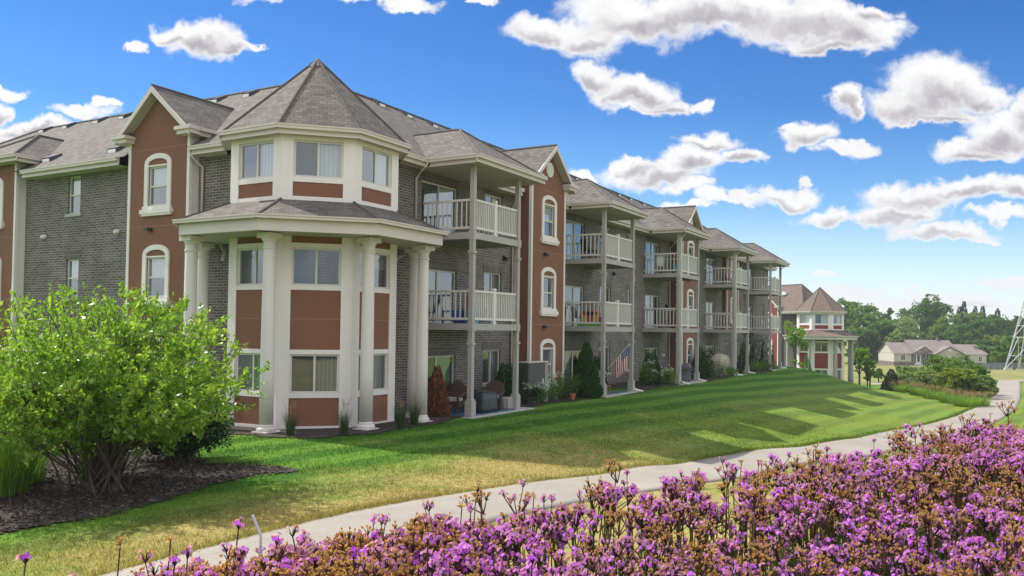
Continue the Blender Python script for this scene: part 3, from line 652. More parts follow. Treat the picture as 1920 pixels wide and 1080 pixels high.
def balcony(root, fr, xl, xr, w0, w1, zd, dense):
    """deck + railing at deck top zd; w1 = front"""
    d = MB(); d.fbox(fr, xl, xr, zd-.22, zd, w1-.05, w1); d.fbox(fr, xl, xl+.05, zd-.22, zd, w0, w1-.05); d.fbox(fr, xr-.05, xr, zd-.22, zd, w0, w1-.05)
    d.fbox(fr, xl+.05, xr-.05, zd-.02, zd+.005, w0, w1-.05, 1); d.fbox(fr, xl+.05, xr-.05, zd-.14, zd-.12, w0, w1-.05, 1)
    o = d.build('balcony', [M['post'], M['deck']], root)
    zb, zt = zd+.20, zd+1.10
    def rail(frm, a, b, w, step):
        r = MB(); r.fbox(frm, a, b, zt-.05, zt+.025, w-.035, w+.035); r.fbox(frm, a, b, zb-.08, zb, w-.025, w+.025)
        n = max(2, int((b-a)/step)); 
        for i in range(1, n):
            x = a+(b-a)*i/n; r.fbox(frm, x-.019, x+.019, zb, zt-.05, w-.019, w+.019)
        return r.build('railing', M['rail'], o)
    rail(fr, xl+.09, xr-.09, w1-.09, .118)
    sf = Fr(fr(xl+.09, 0, 0), math.atan2(-fr.U.y, -fr.U.x))   # side frame, outward to the left
    # along the side u runs away from the wall: map by explicit frame on the wall line
    rail(sf, -(w1-.14) if sf.U.dot(fr.N) < 0 else w0+.02, -(w0+.02) if sf.U.dot(fr.N) < 0 else w1-.14, 0, .185)
    sr = Fr(fr(xr-.09, 0, 0), math.atan2(fr.U.y, fr.U.x))
    rail(sr, -(w1-.14) if sr.U.dot(fr.N) < 0 else w0+.02, -(w0+.02) if sr.U.dot(fr.N) < 0 else w1-.14, 0, .185)
    p = MB(); x = xl+(xr-xl)*.47; w = w1-.09
    p.fbox(fr, x-.055, x+.055, zd+.05, zt+.06, w-.055, w+.055); p.fbox(fr, x-.08, x+.08, zt+.06, zt+.10, w-.08, w+.08); p.fbox(fr, x-.065, x+.065, zt+.10, zt+.13, w-.065, w+.065); p.fbox(fr, x-.08, x+.08, zd, zd+.05, w-.08, w+.08)
    p.build('railing_post', M['whitevinyl'], o); return o
def balcony_stack(root, fr, xl, xr, w1, hipl, hipr, dense):
    for zd in (3.07, 6.12): balcony(root, fr, xl, xr, 0, w1, zd, dense)
    for x in (xl, xr-.16):
        p = MB(); c = x+.08; w = w1-.08
        p.fbox(fr, x, x+.16, -.1, EAVE-.25, w-.08, w+.08)
        p.fbox(fr, c-.135, c+.135, -.08, .50, w-.135, w+.135); p.fbox(fr, c-.115, c+.115, .50, .56, w-.115, w+.115)
        for z in (2.40, 5.45): p.fbox(fr, c-.115, c+.115, z-.04, z+.04, w-.115, w+.115)
        for z in (2.85, 5.90): p.fbox(fr, c-.105, c+.105, z-.03, z+.26, w-.105, w+.105)
        p.build('balcony_post', M['post'], root)
    half = (hipr-hipl)/2; uc = (hipl+hipr)/2; wq = w1+.46; zr = EAVE+PIT*half; wa = wq-half; wb = .55-half
    r = MB(); r.face([fr(hipl, EAVE, wq), fr(hipr, EAVE, wq), fr(uc, zr, wa)])
    for s, x in ((-1, hipl), (1, hipr)):
        r.face([fr(x, EAVE, wq), fr(uc, zr, wa), fr(uc, zr, wb), fr(x, EAVE, .55)]); r.tube([fr(x, EAVE+.01, wq), fr(uc, zr+.02, wa)], .04, 6)
    r.tube([fr(uc, zr+.01, wa), fr(uc, zr+.01, wb)], .05, 6, 1)
    ro = r.build('balcony_roof', [M['shingle'], M['ridge']], root)
    e = MB(); F2 = lambda u, ww: Vector(tuple(fr(u, 0, ww))[:2]); N = Vector(tuple(fr.N)[:2]); U = Vector(tuple(fr.U)[:2])
    eave(e, F2(hipl, wq), F2(hipr, wq), EAVE, N, .11, .11); eave(e, F2(hipl, wq), F2(hipl, .66), EAVE, -U); eave(e, F2(hipr, wq), F2(hipr, .66), EAVE, U); e.build('gutter', M['gutter'], ro)
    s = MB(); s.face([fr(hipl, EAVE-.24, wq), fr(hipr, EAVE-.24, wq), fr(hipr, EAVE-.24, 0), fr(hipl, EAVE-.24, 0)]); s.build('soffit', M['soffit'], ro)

# ------------------------------------------------------------------ the long apartment building
AP1 = thing('apartment_building', 'long three storey grey brick apartment building with octagonal corner tower and stacked balconies', 'apartment building', (46, 22, 0))
FA = Fr((0, 17.05, 0), rad(-90)); FB = Fr((18.4, 0, 0), rad(180))
doors = [(23.30, 25.55), (34.54, 36.63), (44.79, 47.08), (56.42, 58.6), (67.3, 69.4)]
wins = [(27.46, 28.78), (38.47, 39.87), (41.98, 42.95), (53.0, 54.3), (64.2, 65.5), (72.1, 73.25)]
holesA = []
for k in range(3):
    holesA += [(a, b, .02+ST*k if k else .0, 1.93+ST*k) for a, b in doors]
    holesA += [(a, b, .75+ST*k, 2.07+ST*k) for a, b in wins if not (k == 2 and False)]
holesA += [(61.1, 62.4, .75, 2.07)]
wb = MB(); panel(wb, FA, 18.4, 74.8, -.4, EAVE-.2, 0, holesA, .12)
YB0, YB1, YL = 25.459, 22.417, 32.178
holesB = [(-29.50, -28.75, .80+ST*k, 2.20+ST*k) for k in range(3)]
panel(wb, FB, -44, -17.05, -.4, EAVE-.2, 0, holesB, .12)
wb.face([(74.8, 17.05, -.4), (74.8, 26.5, -.4), (74.8, 26.5, EAVE-.2), (74.8, 17.05, EAVE-.2)])
wb.face([(27.9, 26.5, -.4), (74.8, 26.5, -.4), (74.8, 26.5, EAVE-.2), (27.9, 26.5, EAVE-.2)]); wb.face([(27.9, 26.5, -.4), (27.9, 44, -.4), (27.9, 44, EAVE-.2), (27.9, 26.5, EAVE-.2)])
wb.face([(18.4, 44, -.4), (27.9, 44, -.4), (27.9, 44, EAVE-.2), (18.4, 44, EAVE-.2)])
bw = wb.build('brick_wall', M['brick'], AP1)
for F_, hs_, e_ in ((FA, holesA, .08), (FB, holesB, .10)):
    for (a, b, c, d) in hs_:
        q = MB(); q.fbox(F_, a-e_, b+e_, d, d+.30, -.02, .014); q.build('soldier_course', M['soldier'], bw)
        if d-c < 1.5: q = MB(); q.fbox(F_, a-e_+.01, b+e_-.01, c-.10, c, -.1, .05); q.build('window_sill', M['concrete'], bw)
FD = [(None, 'shadecloth'), ('screen', None), ('screen', 'blind')]; FW = [('screen', 'shadecloth'), ('screen', 'shadecloth'), ('screen', 'blind')]
for k in range(3):
    for i, (a, b) in enumerate(doors): window(AP1, FA, a, b, .0+ST*k+.02, 1.93+ST*k, 0, 'door', .09, FD[k] if i % 2 == 0 else FD[k][::-1], 'sliding_door')
    for i, (a, b) in enumerate(wins): window(AP1, FA, a, b, .75+ST*k, 2.07+ST*k, 0, 'slide', .09, FW[k], drop=.55 if i % 3 == 0 and k == 1 else None)
window(AP1, FA, 61.1, 62.4, .75, 2.07, 0, 'slide', .09, FW[0])
for (a, b, c, d) in holesB: window(AP1, FB, a, b, c, d, 0, 'hung', .09, ('screen', 'blind'))
# roof
r = MB(); RZ = 12.10; xe, ye = 75.35, 44.6; D = (RZ-EAVE)/PIT; AX, AY = 17.85+D, 16.5+D; oy, ox = AY+D, AX+D
r.face([(17.85, 16.5, EAVE), (xe, 16.5, EAVE), (xe-D, AY, RZ), (AX, AY, RZ)]); XN = 18.055; ZN = EAVE+PIT*(XN-17.85)
r.face([(17.85, 16.5, EAVE), (AX, AY, RZ), (AX, ye-D, RZ), (17.85, ye, EAVE)]+[p for y0, y1 in ((YL, 35.2), (YB1, YB0)) for p in ((17.85, y1+.02, EAVE), (XN, y1+.02, ZN), (XN, y0-.02, ZN), (17.85, y0-.02, EAVE))])
r.face([(xe, 16.5, EAVE), (xe, oy, EAVE), (xe-D, AY, RZ)]); r.face([(17.85, ye, EAVE), (AX, ye-D, RZ), (ox, ye, EAVE)])
r.face([(ox, oy, EAVE), (AX, AY, RZ), (xe-D, AY, RZ), (xe, oy, EAVE)]); r.face([(ox, oy, EAVE), (ox, ye, EAVE), (AX, ye-D, RZ), (AX, AY, RZ)])
for p, q in (((17.85, 16.5, EAVE), (AX, AY, RZ)), ((AX, AY, RZ), (xe-D, AY, RZ)), ((AX, AY, RZ), (AX, ye-D, RZ)), ((xe, 16.5, EAVE), (xe-D, AY, RZ)), ((AX, ye-D, RZ), (17.85, ye, EAVE))): r.tube([Vector(p)+Vector((0, 0, .01)), Vector(q)+Vector((0, 0, .01))], .06, 6, 1)
roof = r.build('roof', [M['shingle'], M['ridge']], AP1)
def roof_vent(p, dirn, big):
    b = MB(); s = .30 if big else .24; x, y, z = p; dx, dy = dirn; tx, ty = -dy, dx
    P = lambda a, c, h: (x+tx*a+dx*c, y+ty*a+dy*c, z+h-c*PIT)
    b.hexa([P(-s, -.25, -.02), P(s, -.25, -.02), P(s, .25, -.02), P(-s, .25, -.02), P(-s*.8, -.2, .10), P(s*.8, -.2, .10), P(s*.85, .25, .17), P(-s*.85, .25, .17)])
    b.hexa([P(-s*.7, .2505, .01), P(s*.7, .2505, .01), P(s*.7, .27, .01), P(-s*.7, .27, .01), P(-s*.7, .2505, .11), P(s*.7, .2505, .11), P(s*.7, .27, .11), P(-s*.7, .27, .11)], 1)
    b.build('roof_vent', [M['black'], M['ventwhite']], roof)
for (x, y) in ((22.9, 38.57), (22.9, 36.74), (22.85, 34.39), (22.8, 32.52), (22.75, 26.65), (22.75, 24.87), (18.72, 31.06), (18.66, 27.0)): roof_vent((x, y, EAVE+PIT*(x-17.85)), (-1, 0), x < 20)
for (x, y) in ((26.4, 21.6), (28.1, 21.5), (29.9, 21.45), (31.8, 21.5), (44.5, 21.5), (49, 21.5), (51, 21.5), (53, 21.5), (55.5, 21.5)): roof_vent((x, y, EAVE+PIT*(y-16.5)), (0, -1), False)
# gutters along the main eaves
for a, b in ((20.8, 22.85), (27.4, 29.42), (33.2, 33.72), (38.1, 43.95), (48.35, 48.6), (52.2, 55.3), (59.9, 65.9), (70.5, xe)):
    g = MB(); eave(g, (a, 16.5), (b, 16.5), EAVE, (0, -1)); g.face([(a, 16.5, EAVE-.25), (b, 16.5, EAVE-.25), (b, 17.05, EAVE-.25), (a, 17.05, EAVE-.25)], 1); g.build('gutter', [M['gutter'], M['soffit']], AP1)
for a, b in ((19.6, 22.1), (25.8, 31.5)):
    g = MB(); eave(g, (17.85, a), (17.85, b), EAVE, (-1, 0)); g.face([(17.85, a, EAVE-.25), (17.85, b, EAVE-.25), (18.4, b, EAVE-.25), (18.4, a, EAVE-.25)], 1); g.build('gutter', [M['gutter'], M['soffit']], AP1)
# bays
HD = (2.10, 5.12, 8.15)
bay(AP1, FA, 29.753, 32.83, .794, 0, HD, M['stucco'], M['joint'], M['stucco'], True, low=-.3, fills=[('shadecloth', 'shadecloth'), ('screen', None), ('screen', 'blind')])
bay(AP1, FA, 48.9, 51.9, .794, 0, HD, M['stucco'], M['joint'], M['stucco'], True, low=-.3, fills=[('screen', None), ('screen', None), ('blind', None)])
bay(AP1, FA, 60.4, 63.4, .35, 0, HD[1:], M['stucco'], M['joint'], M['stucco'], roof='none', low=2.95, fills=[('screen', None), ('screen', 'blind')])
bay(AP1, FB, -YB0, -YB1, .371, 0, HD, M['stucco'], M['joint'], M['trim'], False, low=-.3, pk=10.75)
bay(AP1, FB, -35.2, -YL, .371, 0, HD, M['stucco'], M['joint'], M['trim'], False, roof='hip', low=-.3)
# tower
tower(AP1, 19.606, 18.471, M['stucco'], M['joint'], M['brick'], M['shingle'], [(16.22, 20.0), (16.52, 17.2), (18.62, 15.45), (21.1, 15.33), (21.85, 16.2), (17.75, 21.35)])
# balconies
BX = [(23.306, 26.481, 22.83, 27.36), (34.159, 37.70, 33.73, 38.08), (44.361, 47.939, 43.95, 48.36), (55.763, 59.535, 55.3, 59.93), (66.361, 70.043, 65.95, 70.5)]
for (a, b, c, d) in BX: balcony_stack(AP1, FA, a, b, 2.14, c, d, True)
# downspouts
downspout(AP1, [(22.75, 16.40, 8.46), (22.75, 16.62, 8.25), (22.89, 16.98, 8.0), (22.89, 16.98, 6.0)])
downspout(AP1, [(17.75, 22.16, 8.46), (17.95, 22.16, 8.25), (18.33, 22.16, 8.0), (18.33, 22.16, 5.9)])
downspout(AP1, [(18.10, 21.0, 5.45), (18.2, 20.9, 5.2), (17.6, 20.3, 4.9)], .05); downspout(AP1, [(21.9, 16.6, 5.35), (21.6, 16.75, 5.15), (21.0, 17.0, 4.8)], .05)
downspout(AP1, [(29.2, 16.42, 8.46), (29.3, 16.7, 8.2), (29.52, 16.98, 7.9), (29.52, 16.98, .2), (29.5, 16.6, .05)])
downspout(AP1, [(48.5, 16.42, 8.46), (48.6, 16.7, 8.2), (48.72, 16.98, 7.9), (48.72, 16.98, .35), (48.75, 16.6, .1)])
for (a, b, c, d) in BX[1:]:
    downspout(AP1, [(b+.15, 14.5, 8.46), (b+.05, 14.75, 8.25), (b+.06, 14.99, 8.05), (b+.06, 14.99, .25), (b+.08, 14.8, .08), (b+.1, 14.45, .02)], .045, 'whitevinyl')
for (a, b, c, d) in BX[2:4]:
    downspout(AP1, [(a+.2, 14.5, 8.46), (a+.22, 14.75, 8.25), (a+.22, 14.88, 8.05), (a+.22, 14.88, .25), (a+.26, 14.7, .08), (a+.3, 14.4, .02)], .045, 'whitevinyl')
# small fittings on the brick
for (y, z) in ((30.81, 6.13), (26.48, 6.12)):
    b = MB(); b.box(18.30, 18.40, y-.07, y+.07, z-.06, z+.07); b.sphere((18.26, y, z-.02), .07, 10, 6); b.build('wall_vent', M['ventwhite'], AP1, True)
for (x, z, m) in ((22.95, 5.7, 'ventwhite'), (28.9, 5.75, 'black'), (38.9, 5.85, 'black'), (40.1, 5.85, 'black'), (42.6, 5.7, 'ventwhite'), (47.5, 1.5, 'ventwhite'), (48.2, 4.4, 'black'), (56.0, 1.5, 'ventwhite'), (70.9, 4.2, 'black')):
    b = MB(); b.box(x-.06, x+.06, 16.98, 17.05, z-.08, z+.10); b.box(x-.09, x+.09, 16.86, 16.98, z-.10, z+.04); b.build('wall_light', M[m], AP1)
# masonry foot course
b = MB(); b.fbox(FA, 29.9, 32.7, -.1, .45, .794, .86); b.build('stone_base', M['brick2'], AP1)
# patios
for i, (a, b, c, d) in enumerate(BX):
    p = MB(); p.box(a-.35, b+(.75 if i == 0 else .3), 14.62, 17.05, -.35, .012); tag(p.build('patio', M['concrete']), kind='structure')

# ------------------------------------------------------------------ the red-panelled building beyond
def rigid(cx, cy, tx, ty, tz, ang): return Matrix.Translation((tx, ty, tz)) @ Matrix.Rotation(ang, 4, 'Z') @ Matrix.Translation((-cx, -cy, 0))
CT[0] = rigid(19.606, 18.471, 99.55, 16.96, -3.23, rad(-31))
AP2 = thing('apartment_building', 'far apartment building with dark red panels and pointed tower beyond the lawn crest', 'apartment building', (103, 20, -3.2))
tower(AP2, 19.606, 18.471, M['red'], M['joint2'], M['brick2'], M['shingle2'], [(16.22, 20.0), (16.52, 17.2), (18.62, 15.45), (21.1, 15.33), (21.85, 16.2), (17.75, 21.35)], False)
FB2 = Fr((18.4, 0, 0), rad(180)); b = MB()
hb2 = [(-33, -31.6, .75+ST*k, 2.07+ST*k) for k in range(3)]
panel(b, FB2, -40, -19.8, -.6, EAVE-.2, 0, hb2, .1)
for P in (((18.4, 19.8), (22.3, 19.8)), ((22.3, 19.8), (22.3, 40)), ((18.4, 40), (22.3, 40))): b.face([(*P[0], -.6), (*P[1], -.6), (*P[1], EAVE-.2), (*P[0], EAVE-.2)])
b.build('brick_wall', M['brick2'], AP2)
for (a, bb, c, d) in hb2: window(AP2, FB2, a, bb, c, d, 0, 'slide', .08, ('screen', 'shadecloth'))
r = MB(); x0, x1, y0, y1 = 17.85, 22.9, 19.2, 40.5; dd = (x1-x0)/2; zr = 11.85; xm = x0+dd
zn = EAVE+(zr-EAVE)/dd*.205
r.face([(x0, y0, EAVE), (xm, y0+dd, zr), (xm, y1-dd, zr), (x0, y1, EAVE), (x0, 26.22, EAVE), (x0+.205, 26.22, zn), (x0+.205, 23.13, zn), (x0, 23.13, EAVE)]); r.face([(x1, y0, EAVE), (xm, y0+dd, zr), (xm, y1-dd, zr), (x1, y1, EAVE)])
r.face([(x0, y0, EAVE), (x1, y0, EAVE), (xm, y0+dd, zr)]); r.face([(x0, y1, EAVE), (x1, y1, EAVE), (xm, y1-dd, zr)])
for p, q in (((x0, y0, EAVE), (xm, y0+dd, zr)), ((x1, y0, EAVE), (xm, y0+dd, zr)), ((xm, y0+dd, zr), (xm, y1-dd, zr))): r.tube([Vector(p), Vector(q)], .06, 6, 1)
ro2 = r.build('roof', [M['shingle2'], M['ridge']], AP2)
g = MB(); eave(g, (x0, 19.6), (x0, 22.6), EAVE, (-1, 0)); eave(g, (x0, 26.8), (x0, y1), EAVE, (-1, 0)); eave(g, (x0, y0), (x1, y0), EAVE, (0, -1)); g.build('gutter', M['gutter'], ro2)
bay(AP2, FB2, -26.2, -23.15, .371, 0, HD, M['red'], M['joint2'], M['red'], False, low=-.5, shingle=M['shingle2'], name='red_bay')
v = MB(); v.box(19.2, 19.7, 23.2, 23.7, 10.6, 11.0); v.build('roof_vent', M['ventwhite'], ro2)
CT[0] = Matrix.Identity(4)

# ------------------------------------------------------------------ the ranch house
def place(x, y, z, ang): CT[0] = Matrix.Translation((x, y, z)) @ Matrix.Rotation(ang, 4, 'Z')
HA = math.atan2(1.14-20.18, 230.33-219.37)      # house front runs along this heading; local x along front, local -y towards viewer
place(219.3, 20.18, -4.55, HA)
M['shingle3'] = m_shingle('mauve_shingle', (.19, .155, .15), (.25, .205, .195)); M['siding'] = plain('cream_siding', (.44, .415, .36), .8, .05)
M['stone'] = m_brick('ledge_stone', (.12, .09, .08), (.24, .19, .165), (.2, .18, .17), .4, .16, .015)
M['whitedoor'] = plain('white_paint', (.72, .72, .72), .5, .04); M['darkglass'] = plain('dark_glass', (.03, .035, .045), .08, .1, spec=.8)
HS = thing('ranch_house', 'single storey tan house with mauve grey roofs and white front door before the woods', 'house', (224.8, 10.6, -4.6), rz=HA)
b = MB(); b.box(0, 4.2, .5, 9, .9, 2.9); b.box(4.2, 12, 1.2, 9, .9, 2.9); b.box(9.3, 21.6, -.6, 9, .9, 2.9); hw_ = b.build('wall', M['siding'], HS)
b = MB(); b.box(-.08, 4.28, .42, 9, -.6, .9); b.box(4.2, 9.4, 1.12, 9, -.6, .9); b.box(9.2, 21.7, -.7, 9, -.6, .9); b.box(4.4, 4.9, .55, 1.15, -.3, 3.0); b.box(7.3, 7.7, .55, 1.15, -.3, 3.0); b.box(7.7, 9.3, 1.0, 1.15, .9, 2.9); b.build('stone_skirt', M['stone'], HS)
r = MB()
def gable_x(x0, x1, y0, y1, z, zr, over=.4):   # ridge along x
    ym = (y0+y1)/2
    for a, q in ((y0-over, ym), (y1+over, ym)): r.face([(x0-over, a, z-.1), (x1+over, a, z-.1), (x1+over, q, zr), (x0-over, q, zr)])
    for x in (x0, x1): r.face([(x, y0, z), (x, y1, z), (x, ym, zr-.1)], 1)
gable_x(0, 5.2, .5, 9, 2.95, 5.45); gable_x(5.0, 15.3, .3, 10.3, 2.95, 6.15); gable_x(14.5, 21.6, -.4, 9, 2.95, 5.2)
def gable_y(x0, x1, yf, yb, z, zr, face, over=.35):   # ridge along y, gable towards the viewer
    xm = (x0+x1)/2
    for a in (x0-over, x1+over): r.face([(a, yf-over, z-.12), (xm, yf-over, zr), (xm, yb, zr), (a, yb, z-.12)])
    r.face([(x0, yf, z), (x1, yf, z), (xm, yf, zr-.12)], face)
    for s in (-1, 1):
        e = xm+s*(x1-x0+2*over)/2; r.hexa([(xm, yf-over-.02, zr-.25), (e, yf-over-.02, z-.37), (e, yf-over-.02, z-.12), (xm, yf-over-.02, zr), (xm, yf-over+.1, zr-.25), (e, yf-over+.1, z-.37), (e, yf-over+.1, z-.12), (xm, yf-over+.1, zr)], 2)
gable_y(4.4, 8.4, .5, 5, 2.95, 4.1, 1); gable_y(5.0, 9.8, .9, 6, 2.95, 4.65, 1); gable_y(9.4, 16.2, -.7, 6, 2.95, 4.75, 1)
M['housefascia'] = plain('house_fascia', (.16, .125, .115), .7, .05)
ro = r.build('roof', [M['shingle3'], M['siding'], M['housefascia']], HS)
b = MB(); b.box(12.6, 13.2, 5.0, 5.6, 5.6, 6.75); b.build('chimney', M['housefascia'], ro)
b = MB(); b.box(12.5, 13.1, -.76, -.70, 3.55, 4.05); b.build('gable_window', M['whitedoor'], HS)
def hwin(a, c, z0, z1, y):
    b = MB(); b.box(a, c, y-.06, y, z0, z1); o = b.build('window', M['whitedoor'], HS); p = MB(); m = (a+c)/2
    p.box(a+.1, m-.05, y-.08, y-.061, z0+.1, z1-.1); p.box(m+.05, c-.1, y-.08, y-.061, z0+.1, z1-.1); p.build('pane', M['darkglass'], o)
hwin(1.6, 2.7, 1.2, 2.6, .5); hwin(7.9, 9.2, 1.2, 2.7, 1.0); hwin(19.6, 20.5, 1.1, 2.5, -.6)
b = MB(); b.box(5.1, 7.2, 1.05, 1.18, .1, 2.6); o = b.build('front_door', M['whitedoor'], HS); p = MB(); p.box(5.2, 5.5, 1.02, 1.049, .5, 2.4); p.box(6.8, 7.1, 1.02, 1.049, .5, 2.4); p.box(5.85, 6.45, 1.02, 1.049, .9, 2.4); p.build('pane', M['darkglass'], o)
b = MB(); b.box(4.8, 7.4, -3.5, 1.0, -.45, -.05); b.build('front_walk', M['concrete'], HS)
CT[0] = Matrix.Identity(4)

# ------------------------------------------------------------------ foliage
M['lf_shrub'] = m_leaf('shrub_leaf', [(.075, .16, .014), (.15, .275, .03), (.25, .385, .055), (.38, .48, .12)], .5, .35, spec=.5, posn=1.6)
M['lf_dark'] = m_leaf('dark_shrub_leaf', [(.014, .040, .010), (.030, .075, .014), (.05, .105, .02)], .2, .35, spec=.5)
M['lf_arb'] = m_leaf('arborvitae_leaf', [(.016, .052, .012), (.030, .088, .018), (.052, .125, .026)], .2, .7)
M['lf_dead'] = m_leaf('dead_needle', [(.13, .040, .018), (.22, .075, .032), (.32, .125, .055)], .2, .8)
M['lf_wood'] = m_leaf('woodland_leaf', [(.040, .092, .022), (.080, .160, .036), (.13, .225, .055)], .45, .6, .15, .15)
M['lf_mid'] = m_leaf('mid_green_leaf', [(.065, .135, .03), (.12, .215, .045), (.19, .295, .075)], .45, .6, .12, .15)
M['lf_pale'] = m_leaf('pale_willow_leaf', [(.12, .19, .07), (.19, .275, .105), (.27, .36, .16)], .45, .6, .1, .15)
M['lf_lime'] = m_leaf('lime_leaf', [(.10, .20, .02), (.17, .29, .03), (.25, .37, .055)], .45, .5, .1, .2)
M['lf_yel'] = m_leaf('yellow_green_leaf', [(.12, .17, .02), (.19, .25, .03), (.26, .31, .055)], .42, .6)
M['lf_spruce'] = m_leaf('spruce_needle', [(.014, .034, .018), (.028, .055, .028), (.05, .08, .042)], .1, .7)
M['lf_red'] = m_leaf('bronze_leaf', [(.035, .024, .016), (.06, .04, .022), (.07, .06, .025)], .2, .7)
M['lf_grass'] = m_leaf('ornamental_grass_blade', [(.07, .16, .02), (.14, .26, .03), (.24, .35, .07)], .45, .5)
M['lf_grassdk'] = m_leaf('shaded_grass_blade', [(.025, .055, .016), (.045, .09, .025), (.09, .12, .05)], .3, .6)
M['lf_tan'] = m_leaf('tan_seed_plume', [(.32, .21, .13), (.44, .31, .19), (.5, .36, .26)], .4, .8)
M['lf_rust'] = m_leaf('rusty_grass', [(.32, .18, .05), (.42, .27, .08), (.32, .28, .08)], .4, .8)
M['lf_white'] = m_leaf('white_petal', [(.55, .56, .55), (.7, .7, .68), (.76, .75, .72)], .3, .7)

def leafobj(name, C, L, wd, m, parent, d=None, droop=0.0):
    V, F = leaf_quads(np.asarray(C, float), L, wd, d, droop); return np_mesh(name, V, F, m, parent)
def bez(a, b, c, n): t = np.linspace(0, 1, n)[:, None]; return (1-t)**2*a+2*t*(1-t)*b+t*t*c

def big_shrub(name, label, x, y, rx, h, zlow, nbr, nleaf, L, m, sm, seed, group=None, stemr=.03, shoots=40):
    """many-stemmed shrub: arching stems from one base, leaves in sprays along the outer part of each"""
    R = np.random.default_rng(seed); z0 = g1(x, y); root = thing(name, label, 'shrub', (x, y, z0), group); base = np.array([x, y, z0])
    st = MB(); C = []; D = []; per = nleaf//nbr
    for i in range(nbr):
        d = unit(R.normal(size=3)); d[2] = abs(d[2]) if R.random() < .72 else -abs(d[2])*.55
        k = R.uniform(.70, 1.08)*(1+.17*math.sin(5*math.atan2(d[1], d[0])+seed)+.10*math.sin(9*d[2]+2*math.atan2(d[1], d[0])))
        cz = zlow+(h-zlow)*.42
        tip = base+np.array([d[0]*rx*k, d[1]*rx*k, cz+(d[2]*(h-cz) if d[2] > 0 else d[2]*(cz-zlow*.75))*min(k, 1.06)])
        b0 = base+np.array([R.normal()*.2, R.normal()*.2, -.05]); mid = b0*.5+tip*.5+np.array([-d[0], -d[1], 0])*rx*.12+np.array([0, 0, .10*h]); P = bez(b0, mid, tip, 9)
        if i % 4 == 0: st.tube([tuple(p) for p in P], list(np.linspace(stemr*R.uniform(.6, 1.2), stemr*.18, 9)), 5)
        nb = 7
        for q in range(nb):
            t = R.uniform(.52, 1.0); pt = (1-t)**2*b0+2*t*(1-t)*mid+t*t*tip; dr = unit(unit(tip-mid)*.7+R.normal(size=3)*.65+np.array([0, 0, .25])); ln = R.uniform(.18, .46)*rx/2.3
            n = max(4, per//nb); s = R.uniform(0, 1, (n, 1)); sp = pt+dr*ln*s+R.normal(size=(n, 3))*.035; C.append(sp); D.append(unit(dr+R.normal(size=(n, 3))*.75+np.array([0, 0, -.25])))
    for i in range(shoots):       # upright young shoots that break the outline
        a = R.uniform(0, 2*PI); q = R.uniform(.1, .95)**.6; b0 = base+np.array([math.cos(a)*rx*q*.95, math.sin(a)*rx*q*.95, zlow+(h-zlow)*(.42+.52*math.sqrt(max(0, 1-q*q)))]); dr = unit(np.array([math.cos(a)*.45*q, math.sin(a)*.45*q, 1])+R.normal(size=3)*.18); ln = R.uniform(.2, .55)
        s = np.linspace(0, 1, 17)[:, None]; C.append(b0+dr*ln*s+R.normal(size=(17, 3))*.025); D.append(unit(dr*.7+R.normal(size=(17, 3))*.7)); st.tube([tuple(b0-dr*.2), tuple(b0+dr*ln)], [.008, .004], 4)
    st.build('stems', sm, root); leafobj('foliage', np.vstack(C), L, .48, m, root, np.vstack(D)); return root
big_shrub('shrub', 'large bright lime green shrub with many bare arching stems rising from the dark mulch bed', 9.35, 13.85, 2.56, 3.42, .62, 330, 50000, .096, M['lf_shrub'], M['greybark'], 3, stemr=.026, shoots=110)
big_shrub('shrub', 'low dark green rounded shrub in the mulch bed behind the lime green one', 12.15, 15.2, 1.12, 2.05, -.25, 220, 17000, .09, M['lf_dark'], M['greybark'], 8, stemr=.02, shoots=14)

def blades(n, cx, cy, r, h, lean, R, wd=.014, seg=3):
    """tuft of arching grass blades as strips of quads"""
    a = R.uniform(0, 2*PI, n); q = np.sqrt(R.uniform(0, 1, n))*r*.45; H = h*R.uniform(.6, 1.08, n); ln = lean*R.uniform(.25, 1.15, n)
    bx = cx+np.cos(a)*q; by = cy+np.sin(a)*q; a2 = a+R.normal(size=n)*.5; V = []; side = np.stack([-np.sin(a2), np.cos(a2), np.zeros(n)], -1)
    for k in range(seg+1):
        t = k/seg; o = ln*t**1.9; z = H*(t-.22*(ln/h)*t**3)
        p = np.stack([bx+np.cos(a2)*o, by+np.sin(a2)*o, z], -1); wv = wd*(1-.85*t); V += [p-side*wv/2, p+side*wv/2]
    V = np.stack(V, 1); m = 2*(seg+1); base = (np.arange(n)*m)[:, None]
    F = np.concatenate([base+np.array([[2*k, 2*k+1, 2*k+3, 2*k+2]]) for k in range(seg)], 0); return V.reshape(-1, 3), F
def grass_clump(label, x, y, r, h, n, m, seed, group, plume=None, lean=.45, name='ornamental_grass', wd=.014, pn=40):
    R = np.random.default_rng(seed); z = g1(x, y)+.02; root = thing(name, label, 'grass clump', (x, y, z), group)
    V, F = blades(n, x, y, r, h, lean, R, wd); V[:, 2] += z; np_mesh('blades', V, F, m, root)
    if plume is not None:
        C = []; D = []
        for i in range(pn):
            a = R.uniform(0, 2*PI); q = R.uniform(.0, .8)*r; tp = np.array([x+math.cos(a)*q, y+math.sin(a)*q, z+h*R.uniform(.95, 1.25)]); dr = unit(np.array([math.cos(a)*.4, math.sin(a)*.4, 1]))
            C.append(tp+dr*np.linspace(-.5, .12, 9)[:, None]*.35*h/1.2); D.append(np.repeat(dr[None], 9, 0))
        leafobj('seed_plumes', np.vstack(C), .07, .22, plume, root, np.vstack(D))
    return root
G = 'ornamental grasses planted round the foot of the tower'
